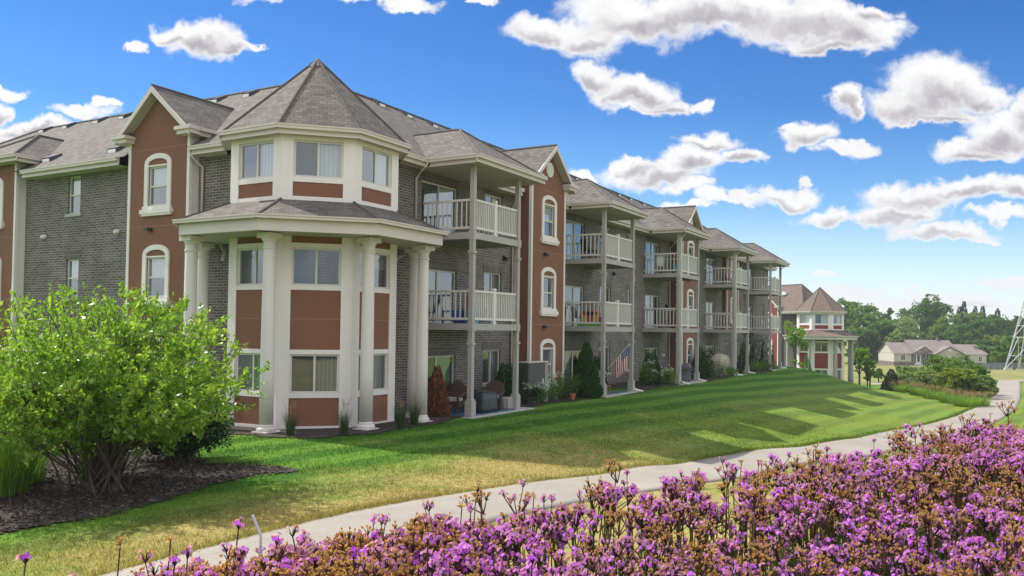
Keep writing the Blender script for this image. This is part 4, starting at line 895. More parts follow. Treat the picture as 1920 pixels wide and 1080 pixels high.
for i, (x, y, h, lab) in enumerate([(16.25, 18.6, 1.0, 'dark ornamental grass tuft half hidden beside the shrub at the tower foot'), (16.38, 16.15, .95, 'ornamental grass tuft growing before the brown panel, just right of the nearest column'),
        (17.35, 15.15, 1.0, 'ornamental grass tuft beside the white pilaster below the middle tower window'), (19.45, 14.85, .92, 'first of two ornamental grass tufts between the two right hand columns'), (20.25, 14.95, 1.02, 'thicker ornamental grass tuft touching the outer right hand column')]):
    grass_clump(lab, x, y, .24, h*.76, 240, M['lf_grassdk'], 20+i, G, M['lf_tan'], .26, pn=12, wd=.010)
G = 'tall grasses in the mulch bed behind the lime green shrub'
grass_clump('bright green grass tuft at the picture edge in sunlight', 8.25, 14.95, .95, 1.38, 800, M['lf_grass'], 31, G, None, .85, wd=.015)
grass_clump('grass tuft arching over the mulch, second from the picture edge', 9.0, 15.5, .7, 1.1, 420, M['lf_grass'], 32, G, None, .5, wd=.015)
grass_clump('small yellow green grass tuft under the shrub stems', 10.2, 14.8, .35, .6, 420, M['lf_grass'], 33, G, None, .4)
for i, (x, y) in enumerate([(9.6, 19.2), (11.0, 18.9), (12.2, 19.3), (8.5, 18.8)]):
    grass_clump(['rusty tan feather grass behind the bright grass tuft at the picture edge', 'rusty tan feather grass seen through the shrub stems', 'rusty tan feather grass in front of the house wall', 'rusty tan feather grass at the very edge of the picture'][i], x, y, .55, 1.35, 420, M['lf_rust'], 40+i, 'rusty feather grasses', M['lf_tan'], .5, pn=50)

def cone_tree(name, label, x, y, w, h, m, seed, n, group=None, L=.10, trunk=True, base=.0, power=.75):
    R = np.random.default_rng(seed); z = g1(x, y); root = thing(name, label, 'evergreen tree', (x, y, z), group)
    t = R.uniform(0, 1, n); t = 1-np.sqrt(1-t*.995); a = R.uniform(0, 2*PI, n); prof = np.minimum(1, (t+.06)*7)**.5*(1-t)**power
    rad_ = w/2*prof*(.80+.22*R.uniform(0, 1, n)**.5)*(1+.08*np.sin(a*5+t*17)+.07*np.sin(a*9-t*31)); C = np.stack([x+np.cos(a)*rad_, y+np.sin(a)*rad_, z+base+t*(h-base)], -1)
    D = unit(np.stack([np.cos(a)*.45, np.sin(a)*.45, np.full(n, 1.0)], -1)+R.normal(size=(n, 3))*.3)
    leafobj('crown', C, L, .42, m, root, D)
    b = MB(); b.tube([(x, y, z-.1), (x, y, z+h*.8)], [w*.09, .012], 7); b.build('trunk', M['bark'], root); return root
cone_tree('arborvitae', 'rusty brown dead arborvitae standing beside the right hand tower column', 22.75, 15.9, .93, 1.80, M['lf_dead'], 50, 4200)
G = 'green arborvitae planted along the ground floor'
cone_tree('arborvitae', 'slim dark green arborvitae below the brick window at the rug patio edge', 27.5, 16.0, 1.12, 1.72, M['lf_arb'], 51, 4600, G, power=.45)
cone_tree('arborvitae', 'largest green arborvitae, between the first salmon bay and the patio with the flag', 33.15, 15.3, 1.5, 2.6, M['lf_arb'], 52, 9000, G, power=.85)
cone_tree('arborvitae', 'shaded arborvitae standing behind the hanging flag', 37.0, 16.55, 1.25, 1.7, M['lf_arb'], 53, 4200, G)
cone_tree('arborvitae', 'arborvitae among white flowers before the second sliding door', 41.95, 15.6, 1.25, 1.85, M['lf_arb'], 54, 4600, G, power=.5)
cone_tree('arborvitae', 'dark arborvitae behind the grey gas grill', 50.9, 15.75, 1.4, 2.1, M['lf_arb'], 55, 3600, G)
cone_tree('arborvitae', 'arborvitae just before the tan draped cover', 54.2, 16.2, 1.7, 1.9, M['lf_arb'], 56, 3200, G)
cone_tree('arborvitae', 'thin arborvitae between the last two balcony stacks', 63.8, 16.3, 1.2, 2.3, M['lf_arb'], 57, 2600, G)
cone_tree('arborvitae', 'nearly black arborvitae at the far end of the brick wall', 68.6, 16.1, 2.0, 2.9, M['lf_arb'], 58, 3600, G, power=.35)

def small_shrub(name, label, x, y, r, h, m, seed, n, group=None, L=.07, flowers=0, cat='shrub', fm=None):
    R = np.random.default_rng(seed); z = g1(x, y); root = thing(name, label, cat, (x, y, z), group); C = []
    for i in range(14):
        c = np.array([x, y, z+h*.1])+unit(R.normal(size=3))*np.array([r*.62, r*.62, 0])+np.array([0, 0, R.uniform(.12, .72)*h]); C.append(c+clump(R, n//14)*np.array([r*.48, r*.48, h*.26]))
    leafobj('foliage', np.vstack(C), L, .5, m, root)
    b = MB()
    for i in range(9): a = R.uniform(0, 2*PI); b.tube([(x, y, z-.03), (x+math.cos(a)*r*.5, y+math.sin(a)*r*.5, z+h*R.uniform(.5, .85))], [.012, .005], 4)
    b.build('stems', M['greybark'], root)
    if flowers:
        F = []
        for i in range(flowers): a = R.uniform(0, 2*PI); q = R.uniform(0, 1)**.5*r; F.append(np.array([x+math.cos(a)*q, y+math.sin(a)*q, z+h*R.uniform(.8, 1.12)])+R.normal(size=(16, 3))*np.array([.05, .05, .03]))
        leafobj('blossoms', np.vstack(F), .04, .8, fm or M['lf_white'], root)
    return root
GW = 'white flowered perennials along the house wall'; GS = 'green foundation shrubs along the house wall'
for i, (x, y, r, h, fl, lab) in enumerate([
    (28.35, 15.35, .36, .75, 12, 'white flowered perennial standing before the grey steel cabinet, first from the patio'), (29.25, 15.4, .34, .7, 12, 'white flowered perennial in front of the steel cabinet edge'),
    (30.4, 15.45, .42, 1.05, 14, 'tall white flowered perennial below the arched window sill'), (31.5, 15.4, .5, .85, 0, 'leafy shrub by the orange pot under the salmon bay'), (32.1, 15.6, .55, 1.1, 0, 'taller leafy shrub against the salmon bay corner'),
    (40.6, 15.4, .6, 1.25, 10, 'leafy white flowered bush in front of the brick beside the flag patio'), (41.4, 15.0, .4, .8, 9, 'low white flowered plant at the lawn edge before the small arborvitae'), (43.0, 15.1, .45, .95, 10, 'white flowered clump left of the grey grill patio'), (43.8, 15.2, .4, .7, 9, 'second white flowered clump touching the post of the grill patio'),
    (52.3, 15.2, .8, 1.1, 0, 'rounded green shrub just right of the grey gas grill'), (53.6, 15.0, .8, .95, 0, 'rounded green shrub in front of the tan draped cover'), (55.2, 14.9, .6, .6, 0, 'low shrub at the foot of the tan draped cover'),
    (60.2, 15.2, .7, 1.05, 0, 'green shrub beyond the draped cover patio post'), (62.3, 15.1, .8, .9, 0, 'green shrub under the salmon oriel'), (64.6, 15.1, .8, .8, 0, 'green shrub near the second last balcony post'), (66.0, 15.1, .7, .7, 0, 'green shrub by the last balcony stack')]):
    small_shrub('perennial' if fl else 'shrub', lab, x, y, r, h, M['lf_mid'] if i % 3 else M['lf_dark'], 70+i, 900, GW if fl else GS, flowers=fl, cat='plant' if fl else 'shrub')

def spread_crown(x, y, z, blobs_, n, R):
    """leaf clumps scattered on the outer shell of several crown lobes"""
    C = []; tot = sum(b[3]**2 for b in blobs_)
    for (bx, by, bz, r, sq) in blobs_:
        k = max(6, int(n*r*r/tot/42))
        for i in range(k):
            d = unit(R.normal(size=3)); q = R.uniform(.55, 1.05); c = np.array([x+bx, y+by, z+bz])+d*np.array([r, r, r*sq])*q
            C.append(c+clump(R, 42)*r*np.array([.34, .34, .24])*R.uniform(.7, 1.3))
    return np.vstack(C)
def leafy_tree(name, label, x, y, w, h, m, seed, n, group, L=.5, low=.22, cat='tree', z=None, lobes=9):
    R = np.random.default_rng(seed); z = g1(x, y) if z is None else z; root = thing(name, label, cat, (x, y, z), group); r = w/2
    B = [(0, 0, h*.72, r*.55, 1.1)]
    for i in range(lobes):
        a = 2*PI*i/lobes+R.uniform(-.4, .4); lv = R.uniform(low+.12, .86); rr_ = r*(.72 if lv < .6 else .52)*R.uniform(.7, 1.1)
        B.append((math.cos(a)*rr_, math.sin(a)*rr_, h*lv, r*R.uniform(.34, .5), R.uniform(.8, 1.15)))
    C = spread_crown(x, y, z, B, n, R); C[:, 2] = np.minimum(C[:, 2], z+h*1.01)
    leafobj('crown', C, L, .62, m, root)
    b = MB(); b.tube([(x, y, z-.4), (x+.02*w, y, z+h*.35), (x, y, z+h*.75)], [w*.035+.05, w*.028+.03, w*.008], 7)
    for bx, by, bz, q, s in B[1:7]: b.tube([(x, y, z+h*.28), (x+bx*.5, y+by*.5, z+bz*.75), (x+bx, y+by, z+bz)], [w*.018, w*.012, .02], 5)
    b.build('trunk', M['bark'], root); return root
def at(px, D):         # plan point at view depth D under photograph column px (1920 wide)
    t = (px-960)/1566.36; f2 = Vector((math.cos(AZ), math.sin(AZ))); r2 = Vector((math.sin(AZ), -math.cos(AZ))); p = f2*D+r2*t*D; return p.x, p.y
def ztop(py, D): return EYE-(py-626)/1566.36*D
GT = 'woodland trees standing behind the tan house'
for i, (px, D, top, wpx, m, lab) in enumerate([
    (1598, 236, 564, 62, 'lf_mid', 'blue green tree rising just behind the red building tower'), (1632, 222, 563, 78, 'lf_mid', 'tall rounded mid green tree right of the tower roof'), (1625, 214, 618, 60, 'lf_wood', 'dark lower tree behind the young lime tree'),
    (1660, 232, 572, 40, 'lf_wood', 'narrow dark tree in the dip of the treeline'), (1662, 216, 600, 58, 'lf_wood', 'dark tree at the wood edge left of the house'), (1700, 212, 598, 74, 'lf_pale', 'pale green feathery tree standing directly behind the house left end'),
    (1728, 240, 557, 92, 'lf_wood', 'tallest dark green rounded tree above the house'), (1750, 246, 564, 70, 'lf_wood', 'dark tree on the right shoulder of the tallest one'), (1776, 222, 582, 74, 'lf_mid', 'broad green oak behind the house roof ridge'),
    (1812, 236, 585, 40, 'lf_red', 'bronze dark tree in front of the spruce tips'), (1822, 244, 575, 62, 'lf_mid', 'light green tree top below the spruce tips'), (1800, 214, 608, 70, 'lf_wood', 'dark oak behind the chimney'),
    (1846, 222, 592, 70, 'lf_wood', 'dark broad tree right of the house'), (1862, 208, 622, 42, 'lf_yel', 'small yellow green tree at the wood edge right of the house'), (1880, 234, 588, 70, 'lf_wood', 'dark tree behind the steel pylon leg'),
    (1908, 226, 590, 66, 'lf_wood', 'dark tree behind the top of the pylon'), (1935, 220, 588, 70, 'lf_wood', 'dark tree cut by the picture edge'), (1684, 250, 585, 60, 'lf_wood', 'dark tree between the tallest tree and the pale feathery one'),
    (1580, 250, 575, 60, 'lf_wood', 'dark tree mostly hidden by the tower roof'), (1835, 205, 640, 60, 'lf_wood', 'low dark tree at the house garage end'), (1890, 206, 640, 56, 'lf_wood', 'low dark tree behind the fence')]):
    x, y = at(px, D); z = ztop(692, D)-1.0; h = (ztop(top, D)-z)*1.06
    leafy_tree('woodland_tree', lab, x, y, wpx/1566*D*1.06, h, M[m], 100+i, 8200, GT, .62, .1, z=z)
GP = 'spruce tips above the woodland'
for i, (px, top, lab) in enumerate([(1799, 572, 'small spruce tip, first from the tallest tree'), (1808, 562, 'tallest spruce tip above the woods'), (1829, 571, 'slender spruce tip between two larger ones'), (1843, 571, 'broad spruce top right of the slender tip'), (1871, 576, 'lone spruce tip beside the pylon')]):
    x, y = at(px, 252); z = ztop(692, 252); cone_tree('spruce', lab, x, y, 6.5, ztop(top, 252)-z, M['lf_spruce'], 130+i, 3000, GP, .8, power=.9)
x, y = at(1902, 152); leafy_tree('tree', 'round light green tree standing behind the steel pylon by the fence', x, y, 7.4, ztop(628, 152)-g1(x, y), M['lf_mid'], 141, 7000, None, .42, .2)
GY = 'young trees planted on the lower lawn'
for i, (px, D, top, wpx, m, lab) in enumerate([(1612, 99, 643, 42, 'lf_lime', 'bright lime young tree just right of the red building columns'), (1632, 96, 660, 26, 'lf_lime', 'small lime sapling beside the bright young tree'), (1627, 93, 676, 18, 'lf_mid', 'thin bushy sapling in front of the lime young tree'), (1648, 110, 688, 22, 'lf_mid', 'low green bush left of the little spruce'), (1492, 84, 592, 52, 'lf_lime', 'slender pale young tree standing before the red building')]):
    x, y = at(px, D); z = g1(x, y); leafy_tree('young_tree', lab, x, y, wpx/1566*D, max(1.2, ztop(top, D)-z), M[m], 150+i, 2600 if i == 4 else 3400, GY, .17 if i == 4 else .22, .2)
x, y = at(1672, 76); cone_tree('spruce', 'little dark spruce on the sunny slope', x, y, 2.0, ztop(688, 76)-g1(x, y), M['lf_spruce'], 160, 4200, None, .16, power=.8)
x, y = at(1513, 85); cone_tree('spruce', 'small bright conifer in front of the red tower, rising over the lawn crest', x, y, 1.9, ztop(664, 85)-g1(x, y), M['lf_mid'], 161, 3200, None, .14, power=.85)
GB = 'willow bushes in the wild patch beside the path'
for i, (px, D, top, wpx, m, lab) in enumerate([(1768, 77, 664, 70, 'lf_mid', 'tall feathery willow bush, highest of the clump on the house side'), (1806, 75, 665, 70, 'lf_mid', 'tall feathery willow bush nearest the house garage'), (1792, 69, 690, 75, 'lf_yel', 'yellow green bush in front of the tall willow bushes'),
    (1840, 68, 702, 48, 'lf_pale', 'small grey green willow bush leaning over the path'), (1708, 77, 688, 65, 'lf_pale', 'pale grey green willow bush behind the little spruce'), (1740, 72, 692, 56, 'lf_pale', 'pale grey green willow bush in the middle of the clump'), (1826, 71, 680, 53, 'lf_mid', 'dark leafy bush beside the path at the clump end')]):
    x, y = at(px, D); z = g1(x, y); h = ztop(top, D)-z; leafy_tree('willow_bush', lab, x, y, wpx/1566*D*1.12, h, M[m], 170+i, 8000, GB, .20, -.06, 'bush', lobes=12)
GM = 'tall meadow grasses before the willow bushes'
for i, (px, D, r, lab) in enumerate([(1722, 69, 1.0, 'meadow grass left of the pinkish plumes'), (1752, 66, 1.2, 'pinkish plumed meadow grass below the yellow green bush'), (1785, 63, 1.3, 'pale meadow grass in the middle of the strip'), (1812, 60, 1.2, 'pale tan plumed grass near the path'), (1834, 61, 1.1, 'pinkish tan plumed grass touching the path edge'), (1690, 73, .9, 'meadow grass by the little spruce')]):
    x, y = at(px, D); grass_clump(lab, x, y, r*1.5, .85, 420, M['lf_grass'], 190+i, GM, M['lf_tan'], .7, 'meadow_grass', .035, 170)

# ------------------------------------------------------------------ pylon, fence, car
M['pylon'] = plain('galvanised_lattice', (.42, .43, .44), .5, .05, metal=.1)
def beam(mb, p, q, r): mb.tube([p, q], r, 5)
px0, py0 = at(1882, 135); pz = -2.75; r2 = Vector((math.sin(AZ), -math.cos(AZ))); f2 = Vector((math.cos(AZ), math.sin(AZ)))
cxp, cyp = px0+r2.x*6, py0+r2.y*6
pyl = thing('steel_pylon', 'pale grey lattice steel pylon leg standing on tan meadow at the picture edge', 'pylon', (cxp, cyp, pz))
corners = [(px0, py0), (cxp-f2.x*6, cyp-f2.y*6), (cxp+r2.x*6, cyp+r2.y*6), (cxp+f2.x*6, cyp+f2.y*6)]
def lvl(c, z): k = 1-z/20.5; return (cxp+(c[0]-cxp)*k, cyp+(c[1]-cyp)*k, pz+z)
for c in corners:
    b = MB(); b.tube([(*c, pz-.6), lvl(c, 17)], .11, 6); b.build('leg', M['pylon'], pyl)
b = MB()
for z0, z1 in ((0, 5.4), (5.4, 9.6), (9.6, 13), (13, 16)):
    for i in range(4):
        a, c = corners[i], corners[(i+1) % 4]; m = [(p+q)/2 for p, q in zip(lvl(a, z1), lvl(c, z1))]
        beam(b, lvl(a, z0), tuple(m), .065); beam(b, lvl(c, z0), tuple(m), .065); beam(b, lvl(a, z1), lvl(c, z1), .065)
        beam(b, lvl(a, z0+(z1-z0)*.45), tuple([p+(q-p)*.45 for p, q in zip(lvl(a, z0), m)]), .05); beam(b, lvl(c, z0+(z1-z0)*.45), tuple([p+(q-p)*.45 for p, q in zip(lvl(c, z0), m)]), .05)
b.build('bracing', M['pylon'], pyl)
M['fence'] = plain('fence_wire', (.20, .22, .23), .5, .1)
A = at(1843, 150); Bp = at(1935, 140); fz = -3.2
fn = thing('chain_link_fence', 'low grey chain link fence along the far meadow beyond the path', 'fence', ((A[0]+Bp[0])/2, (A[1]+Bp[1])/2, fz)); nP = 9
for i in range(nP):
    t = i/(nP-1); x, y = A[0]+(Bp[0]-A[0])*t, A[1]+(Bp[1]-A[1])*t; z = g1(x, y); b = MB(); b.tube([(x, y, z-.2), (x, y, z+1.3)], .05, 6); b.build('post', M['fence'], fn)
b = MB()
for i in range(70):
    t0, t1 = i/70, (i+1)/70; p = lambda t, h: (A[0]+(Bp[0]-A[0])*t, A[1]+(Bp[1]-A[1])*t, g1(A[0]+(Bp[0]-A[0])*t, A[1]+(Bp[1]-A[1])*t)+h)
    for h in (.05, .65, 1.25): b.tube([p(t0, h), p(t1, h)], .018, 4)
    b.tube([p(t0, .05), p(t1, 1.25)], .010, 4); b.tube([p(t1, .05), p(t0, 1.25)], .010, 4)
b.build('wire_mesh', M['fence'], fn)
M['carpaint'] = plain('dark_blue_paint', (.018, .022, .032), .25, .05, spec=.6); M['tyre'] = plain('tyre_rubber', (.02, .02, .02), .9, .1)
cx_, cy_ = at(1856, 168); place(cx_, cy_, g1(cx_, cy_)+.02, HA+rad(8))
car = thing('parked_car', 'dark parked car beyond the fence at the side of the tan house', 'car', (cx_, cy_, g1(cx_, cy_)), rz=HA+rad(8))
b = MB(); prof = [(-2.3, .35), (-2.35, .75), (-1.55, .92), (-.85, 1.42), (.75, 1.45), (1.55, .95), (2.25, .85), (2.3, .35)]
sec = lambda y, k: [(x, y, .35+(z-.35)*k) for x, z in prof]
b.ring([sec(-.88, .93), sec(-.80, 1), sec(.80, 1), sec(.88, .93)]); body = b.build('body', M['carpaint'], car)
b = MB()
for s in (-1, 1): b.face([(-1.35, s*.885, .95), (1.35, s*.885, .95), (.68, s*.835, 1.36), (-.78, s*.835, 1.34)])
b.face([(-1.5, -.7, .96), (-1.5, .7, .96), (-.9, .62, 1.40), (-.9, -.62, 1.40)]); b.build('window', M['darkglass'], body)
for x in (-1.4, 1.4):
    for y in (-.82, .82): b = MB(); b.ring([[(x+.33*math.cos(2*PI*k/14), y+e, .33+.33*math.sin(2*PI*k/14)) for k in range(14)] for e in (-.1, .1)]); b.build('wheel', M['tyre'], car)
CT[0] = Matrix.Identity(4)

# ------------------------------------------------------------------ patio and balcony things
M['wicker'] = plain('brown_wicker', (.075, .042, .030), .7, .3, 30); M['cushion'] = plain('grey_cushion', (.42, .40, .40), .9, .1, 6)
M['rug'] = plain('blue_rug', (.045, .115, .21), .95, .25, 9); M['greycover'] = plain('slate_vinyl_cover', (.030, .036, .046), .28, .1, 3); M['tancover'] = plain('tan_canvas_cover', (.36, .325, .255), .9, .1, 3)
M['palecloth'] = plain('pale_grey_cloth', (.30, .285, .28), .85, .08, 4); M['gasgrey'] = plain('grill_grey', (.17, .175, .18), .4, .1, metal=.2)
M['terracotta'] = plain('orange_pot', (.42, .12, .045), .8, .1); M['woodtan'] = plain('tan_wood', (.30, .17, .09), .7, .15, 8); M['mint'] = plain('mint_plastic', (.30, .45, .38), .5, .05)
def rug(lab, x0, x1, y0, y1):
    b = MB(); b.box(x0, x1, y0, y1, .012, .024); tag(b.build('patio_rug', M['rug']), lab, 'rug', None)
rug('mottled blue outdoor rug under the wicker seats on the near patio', 23.15, 26.2, 14.85, 16.9); rug('blue outdoor rug on the patio under the flag', 34.4, 37.3, 14.95, 16.9)
def wicker_chair(lab, x, y, a):
    place(x, y, .024, a); t = thing('wicker_chair', lab, 'chair', (x, y, .024), 'brown wicker seats on the near patio', a)
    b = MB(); b.box(-.33, .33, -.30, .32, .28, .42); b.build('seat', M['wicker'], t)
    b = MB(); n = 9; b.ring([[(-.33+.66*i/n, .32+dy, .40+zz*(1-.22*(2*i/n-1)**2)) for i in range(n+1)]+[(-.33+.66*(n-i)/n, .40+dy, .40+zz*(1-.22*(2*(n-i)/n-1)**2)) for i in range(n+1)] for dy, zz in ((0, .02), (.10, .60))]); b.build('backrest', M['wicker'], t)
    for s in (-1, 1): b = MB(); b.tube([(s*.33, -.30, .06), (s*.34, -.32, .55), (s*.36, 0, .62), (s*.34, .34, .66)], .05, 7); b.build('armrest', M['wicker'], t)
    for sx in (-.29, .29):
        for sy in (-.27, .29): b = MB(); b.box(sx-.03, sx+.03, sy-.03, sy+.03, 0, .28); b.build('leg', M['wicker'], t)
    b = MB(); b.box(-.28, .28, -.28, .26, .42, .52); b.build('cushion', M['cushion'], t); CT[0] = Matrix.Identity(4)
wicker_chair('brown wicker chair nearest the dead arborvitae, turned sideways on the blue rug', 23.75, 15.95, rad(-80))
wicker_chair('high backed brown wicker chair behind the slate covered fire table', 25.55, 16.45, rad(0))
wicker_chair('dark wicker seat with grey cushion beside the pale draped cloth', 25.75, 15.55, rad(-70))
def draped(name, lab, cat, x, y, wx, wy, h, m, dome, R, base=.024, ruff=.04):
    b = MB(); n = 40; rings = []
    for t, k, z in ((0, 1.06, 0), (.2, 1.03, .2), (.55, 1.0, .6), (.85, .97, .88), (.95, .90, .97), (1, .6, 1.0+dome*.7), (1, .1, 1.0+dome)):
        r = []
        for i in range(n):
            a = 2*PI*i/n; c, s = math.cos(a), math.sin(a); q = 1/max(abs(c), abs(s))**.75; w_ = 1+ruff*(1-t)*math.sin(a*11+R)+ruff*.6*(1-t)*math.sin(a*7+R*2); r.append((x+c*q*wx/2*k*w_*.93, y+s*q*wy/2*k*w_*.93, base+h*z))
        rings.append(r)
    b.ring(rings); return tag(b.build(name, m, smooth=True), lab, cat)
draped('covered_fire_table', 'slate blue covered fire table between the near patio posts', 'fire table', 24.75, 15.35, 1.1, .75, .68, M['greycover'], .09, 1.0, ruff=.012)
draped('draped_stool', 'pale grey cloth draped over a low stool at the near patio edge', 'stool', 26.12, 15.2, .5, .46, .42, M['palecloth'], .03, 2.0, ruff=.07)
draped('covered_grill', 'large tan canvas cover draped over a grill, bulging at the top', 'grill cover', 55.0, 15.7, 2.6, 1.1, 1.25, M['tancover'], .18, 3.0, -.02, .05)
def grill(lab, x, y, a, m2):
    place(x, y, .012, a); t = thing('gas_grill', lab, 'grill', (x, y, .012), 'uncovered patio grills', a)
    b = MB(); b.box(-.42, .42, -.26, .26, .10, .72); ca = b.build('cabinet', m2, t); b = MB(); b.box(-.02, .02, -.275, -.26, .15, .68); b.box(-.12, -.08, -.29, -.26, .5, .62); b.build('handle', M['black'], ca)
    b = MB(); n = 8; b.ring([[(xx, -.28*math.cos(PI*i/n), .76+.30*math.sin(PI*i/n)) for i in range(n+1)] for xx in (-.42, .42)]); li = b.build('lid', M['gasgrey'], t)
    b = MB(); b.tube([(-.32, -.32, .86), (.32, -.32, .86)], .018, 6); b.build('handle', M['black'], li)
    b = MB(); b.box(-.42, .42, -.30, .26, .72, .78); b.build('control_panel', M['black'], t)
    for s in (-1, 1): b = MB(); x0, x1 = sorted((s*.44, s*.80)); b.box(x0, x1, -.24, .24, .74, .77); b.build('side_shelf', M['gasgrey'], t)
    for s in (-1, 1):
        for q in (-.2, .2): b = MB(); b.tube([(s*.36, q, 0), (s*.36, q, .10)], .04, 8); b.build('caster', M['black'], t)
    CT[0] = Matrix.Identity(4)
grill('grey gas grill with domed lid between the posts beyond the white flowers', 47.15, 15.4, rad(12), M['gasgrey']); grill('black gas grill half hidden behind the left post of the flag patio', 34.9, 15.7, rad(-8), M['black'])
def patio_chair(lab, x, y, a):
    place(x, y, .024, a); t = thing('patio_chair', lab, 'chair', (x, y, .024), None, a); b = MB(); b.box(-.27, .27, -.27, .27, .40, .44); b.build('seat', M['black'], t)
    b = MB(); b.hexa([(-.27, .24, .44), (.27, .24, .44), (.27, .28, .44), (-.27, .28, .44), (-.25, .36, .95), (.25, .36, .95), (.25, .40, .95), (-.25, .40, .95)]); b.build('backrest', M['black'], t)
    for sx in (-.25, .25):
        for sy in (-.25, .25): b = MB(); b.tube([(sx, sy, 0), (sx, sy, .41)], .018, 6); b.build('leg', M['black'], t)
    for s in (-1, 1): b = MB(); b.tube([(s*.28, -.25, .42), (s*.29, -.25, .63), (s*.29, .30, .66)], .018, 6); b.build('armrest', M['black'], t)
    CT[0] = Matrix.Identity(4)
patio_chair('dark metal patio chair under the flag, beside the black grill', 35.6, 16.2, rad(20))
b = MB(); b.box(34.75, 35.1, 14.98, 15.2, .38, .42); t = thing('side_table', 'small tan wooden plant table behind the left flag patio post', 'table', (34.92, 15.1, .012)); b.build('table_top', M['woodtan'], t)
for sx in (34.78, 35.07):
    for sy in (15.0, 15.18): b = MB(); b.box(sx-.02, sx+.02, sy-.02, sy+.02, .012, .38); b.build('leg', M['woodtan'], t)
# steel cabinet by the first bay
t = thing('utility_cabinet', 'tall grey steel utility cabinet with pale side standing before the first salmon bay', 'cabinet', (29.2, 15.75, -.05))
b = MB(); b.box(28.35, 29.72, 15.55, 15.95, -.1, 1.60); bd = b.build('body', M['galv'], t); b = MB(); b.box(29.722, 29.98, 15.52, 15.95, -.1, 1.60); b.build('side_panel', M['palecloth'], t)
b = MB(); b.box(28.41, 29.66, 15.53, 15.549, .05, 1.54); dr = b.build('door', M['galv'], t); b = MB(); b.box(29.50, 29.55, 15.50, 15.529, .75, .95); b.build('handle', M['ventwhite'], dr); b = MB(); b.box(28.32, 30.0, 15.50, 15.97, 1.60, 1.64); b.build('lid', M['gutter'], t)
def pot(lab, x, y, r, h, m, z=None): z = g1(x, y)+.04 if z is None else z; b = MB(); b.lathe((x, y, z), [(r*.7, 0), (r, h*.85), (r*1.1, h*.85), (r*1.1, h), (r*.9, h), (r*.8, h*.8)], 14); tag(b.build('flower_pot', m), lab, 'pot')
pot('small orange terracotta pot in the mulch under the salmon bay', 31.35, 15.08, .13, .24, M['terracotta']); pot('mint green plastic planter among white flowers below the arched window', 30.9, 15.75, .19, .62, M['mint'])
pot('pale planter with plant on the draped cover patio edge', 58.3, 15.15, .2, .3, M['black'], .012)

# the flag
M['flag_red'] = plain('flag_red', (.46, .03, .045), .8, .05); M['flag_white'] = plain('flag_white', (.86, .85, .84), .8, .03); M['flag_blue'] = plain('flag_blue', (.05, .08, .24), .8, .05)
fl = thing('flag', 'stars and stripes flag hanging from a slanting pole fixed to the patio post', 'flag', (34.15, 14.83, 1.12))
p0, p1 = Vector((34.16, 14.80, 1.12)), Vector((33.84, 13.62, 2.28)); b = MB(); b.tube([p0, p1+(p1-p0).normalized()*.03], .016, 8); po = b.build('pole', M['whitevinyl'], fl); b = MB(); b.sphere(p1+(p1-p0).normalized()*.05, .032, 8, 6); b.build('finial', M['ventwhite'], po)
b = MB(); b.box(34.12, 34.22, 14.72, 14.77, 1.02, 1.2); b.build('bracket', M['black'], fl)
H0, H1 = p1+(p0-p1)*.02, p1+(p0-p1)*.60
def fp(s, t):          # s along the hoist from the tip, t down the fly
    q = H0+(H1-H0)*s; L = 1.0-.22*s; sw = .045*math.sin(s*15+t*2.0)*t+.03*math.sin(s*27+1+t*3)*t; d = (H1-H0).normalized()
    return q+Vector((-.10*t*(s-.4)+sw*1.1, .12*t*(.35-s)*1.0+sw*.5, -L*t-.03*math.sin(s*PI)*t))
b = MB(); nS, nT = 26, 30
for i in range(nS):
    for j in range(nT):
        s0, s1, t0, t1 = i/nS, (i+1)/nS, j/nT, (j+1)/nT; k = i//2
        b.face([fp(s0, t0), fp(s1, t0), fp(s1, t1), fp(s0, t1)], 2 if (k < 7 and t1 <= .4001) else (0 if k % 2 == 0 else 1))
cl = b.build('cloth', [M['flag_red'], M['flag_white'], M['flag_blue']], fl); b = MB()
for r_ in range(9):
    for c_ in range(6 if r_ % 2 == 0 else 5):
        s = (r_+1)/10*7/13; t_ = .4*((c_+.5)/6 if r_ % 2 == 0 else (c_+1)/6); c = fp(s, t_); du = (fp(s+.01, t_)-c).normalized(); dv = (fp(s, t_+.01)-c).normalized(); nn = du.cross(dv).normalized()
        for sg in (-1, 1): b.face([c+nn*.004*sg+(du*math.cos(2*PI*k/10)+dv*math.sin(2*PI*k/10))*(.023 if k % 2 == 0 else .010) for k in range(10)])
b.build('stars', M['flag_white'], cl)

# things on the balconies
M['bluebin'] = plain('blue_plastic', (.03, .11, .36), .45, .05); M['teal'] = plain('light_blue_plastic', (.10, .33, .50), .45, .05); M['toyred'] = plain('red_plastic', (.5, .03, .025), .4, .05); M['toyyel'] = plain('yellow_plastic', (.62, .42, .03), .4, .05); M['toygrn'] = plain('green_plastic', (.10, .32, .06), .4, .05); M['toyor'] = plain('orange_plastic', (.6, .16, .03), .4, .05)
def bin_(lab, x, y, z, w_, h, m): b = MB(); b.hexa([(x-w_*.42, y-.15, z), (x+w_*.42, y-.15, z), (x+w_*.42, y+.15, z), (x-w_*.42, y+.15, z), (x-w_/2, y-.18, z+h), (x+w_/2, y-.18, z+h), (x+w_/2, y+.18, z+h), (x-w_/2, y+.18, z+h)]); b.box(x-w_/2-.02, x+w_/2+.02, y-.2, y+.2, z+h, z+h+.03); tag(b.build('storage_bin', m), lab, 'bin')
D2, D3 = 3.08, 6.13
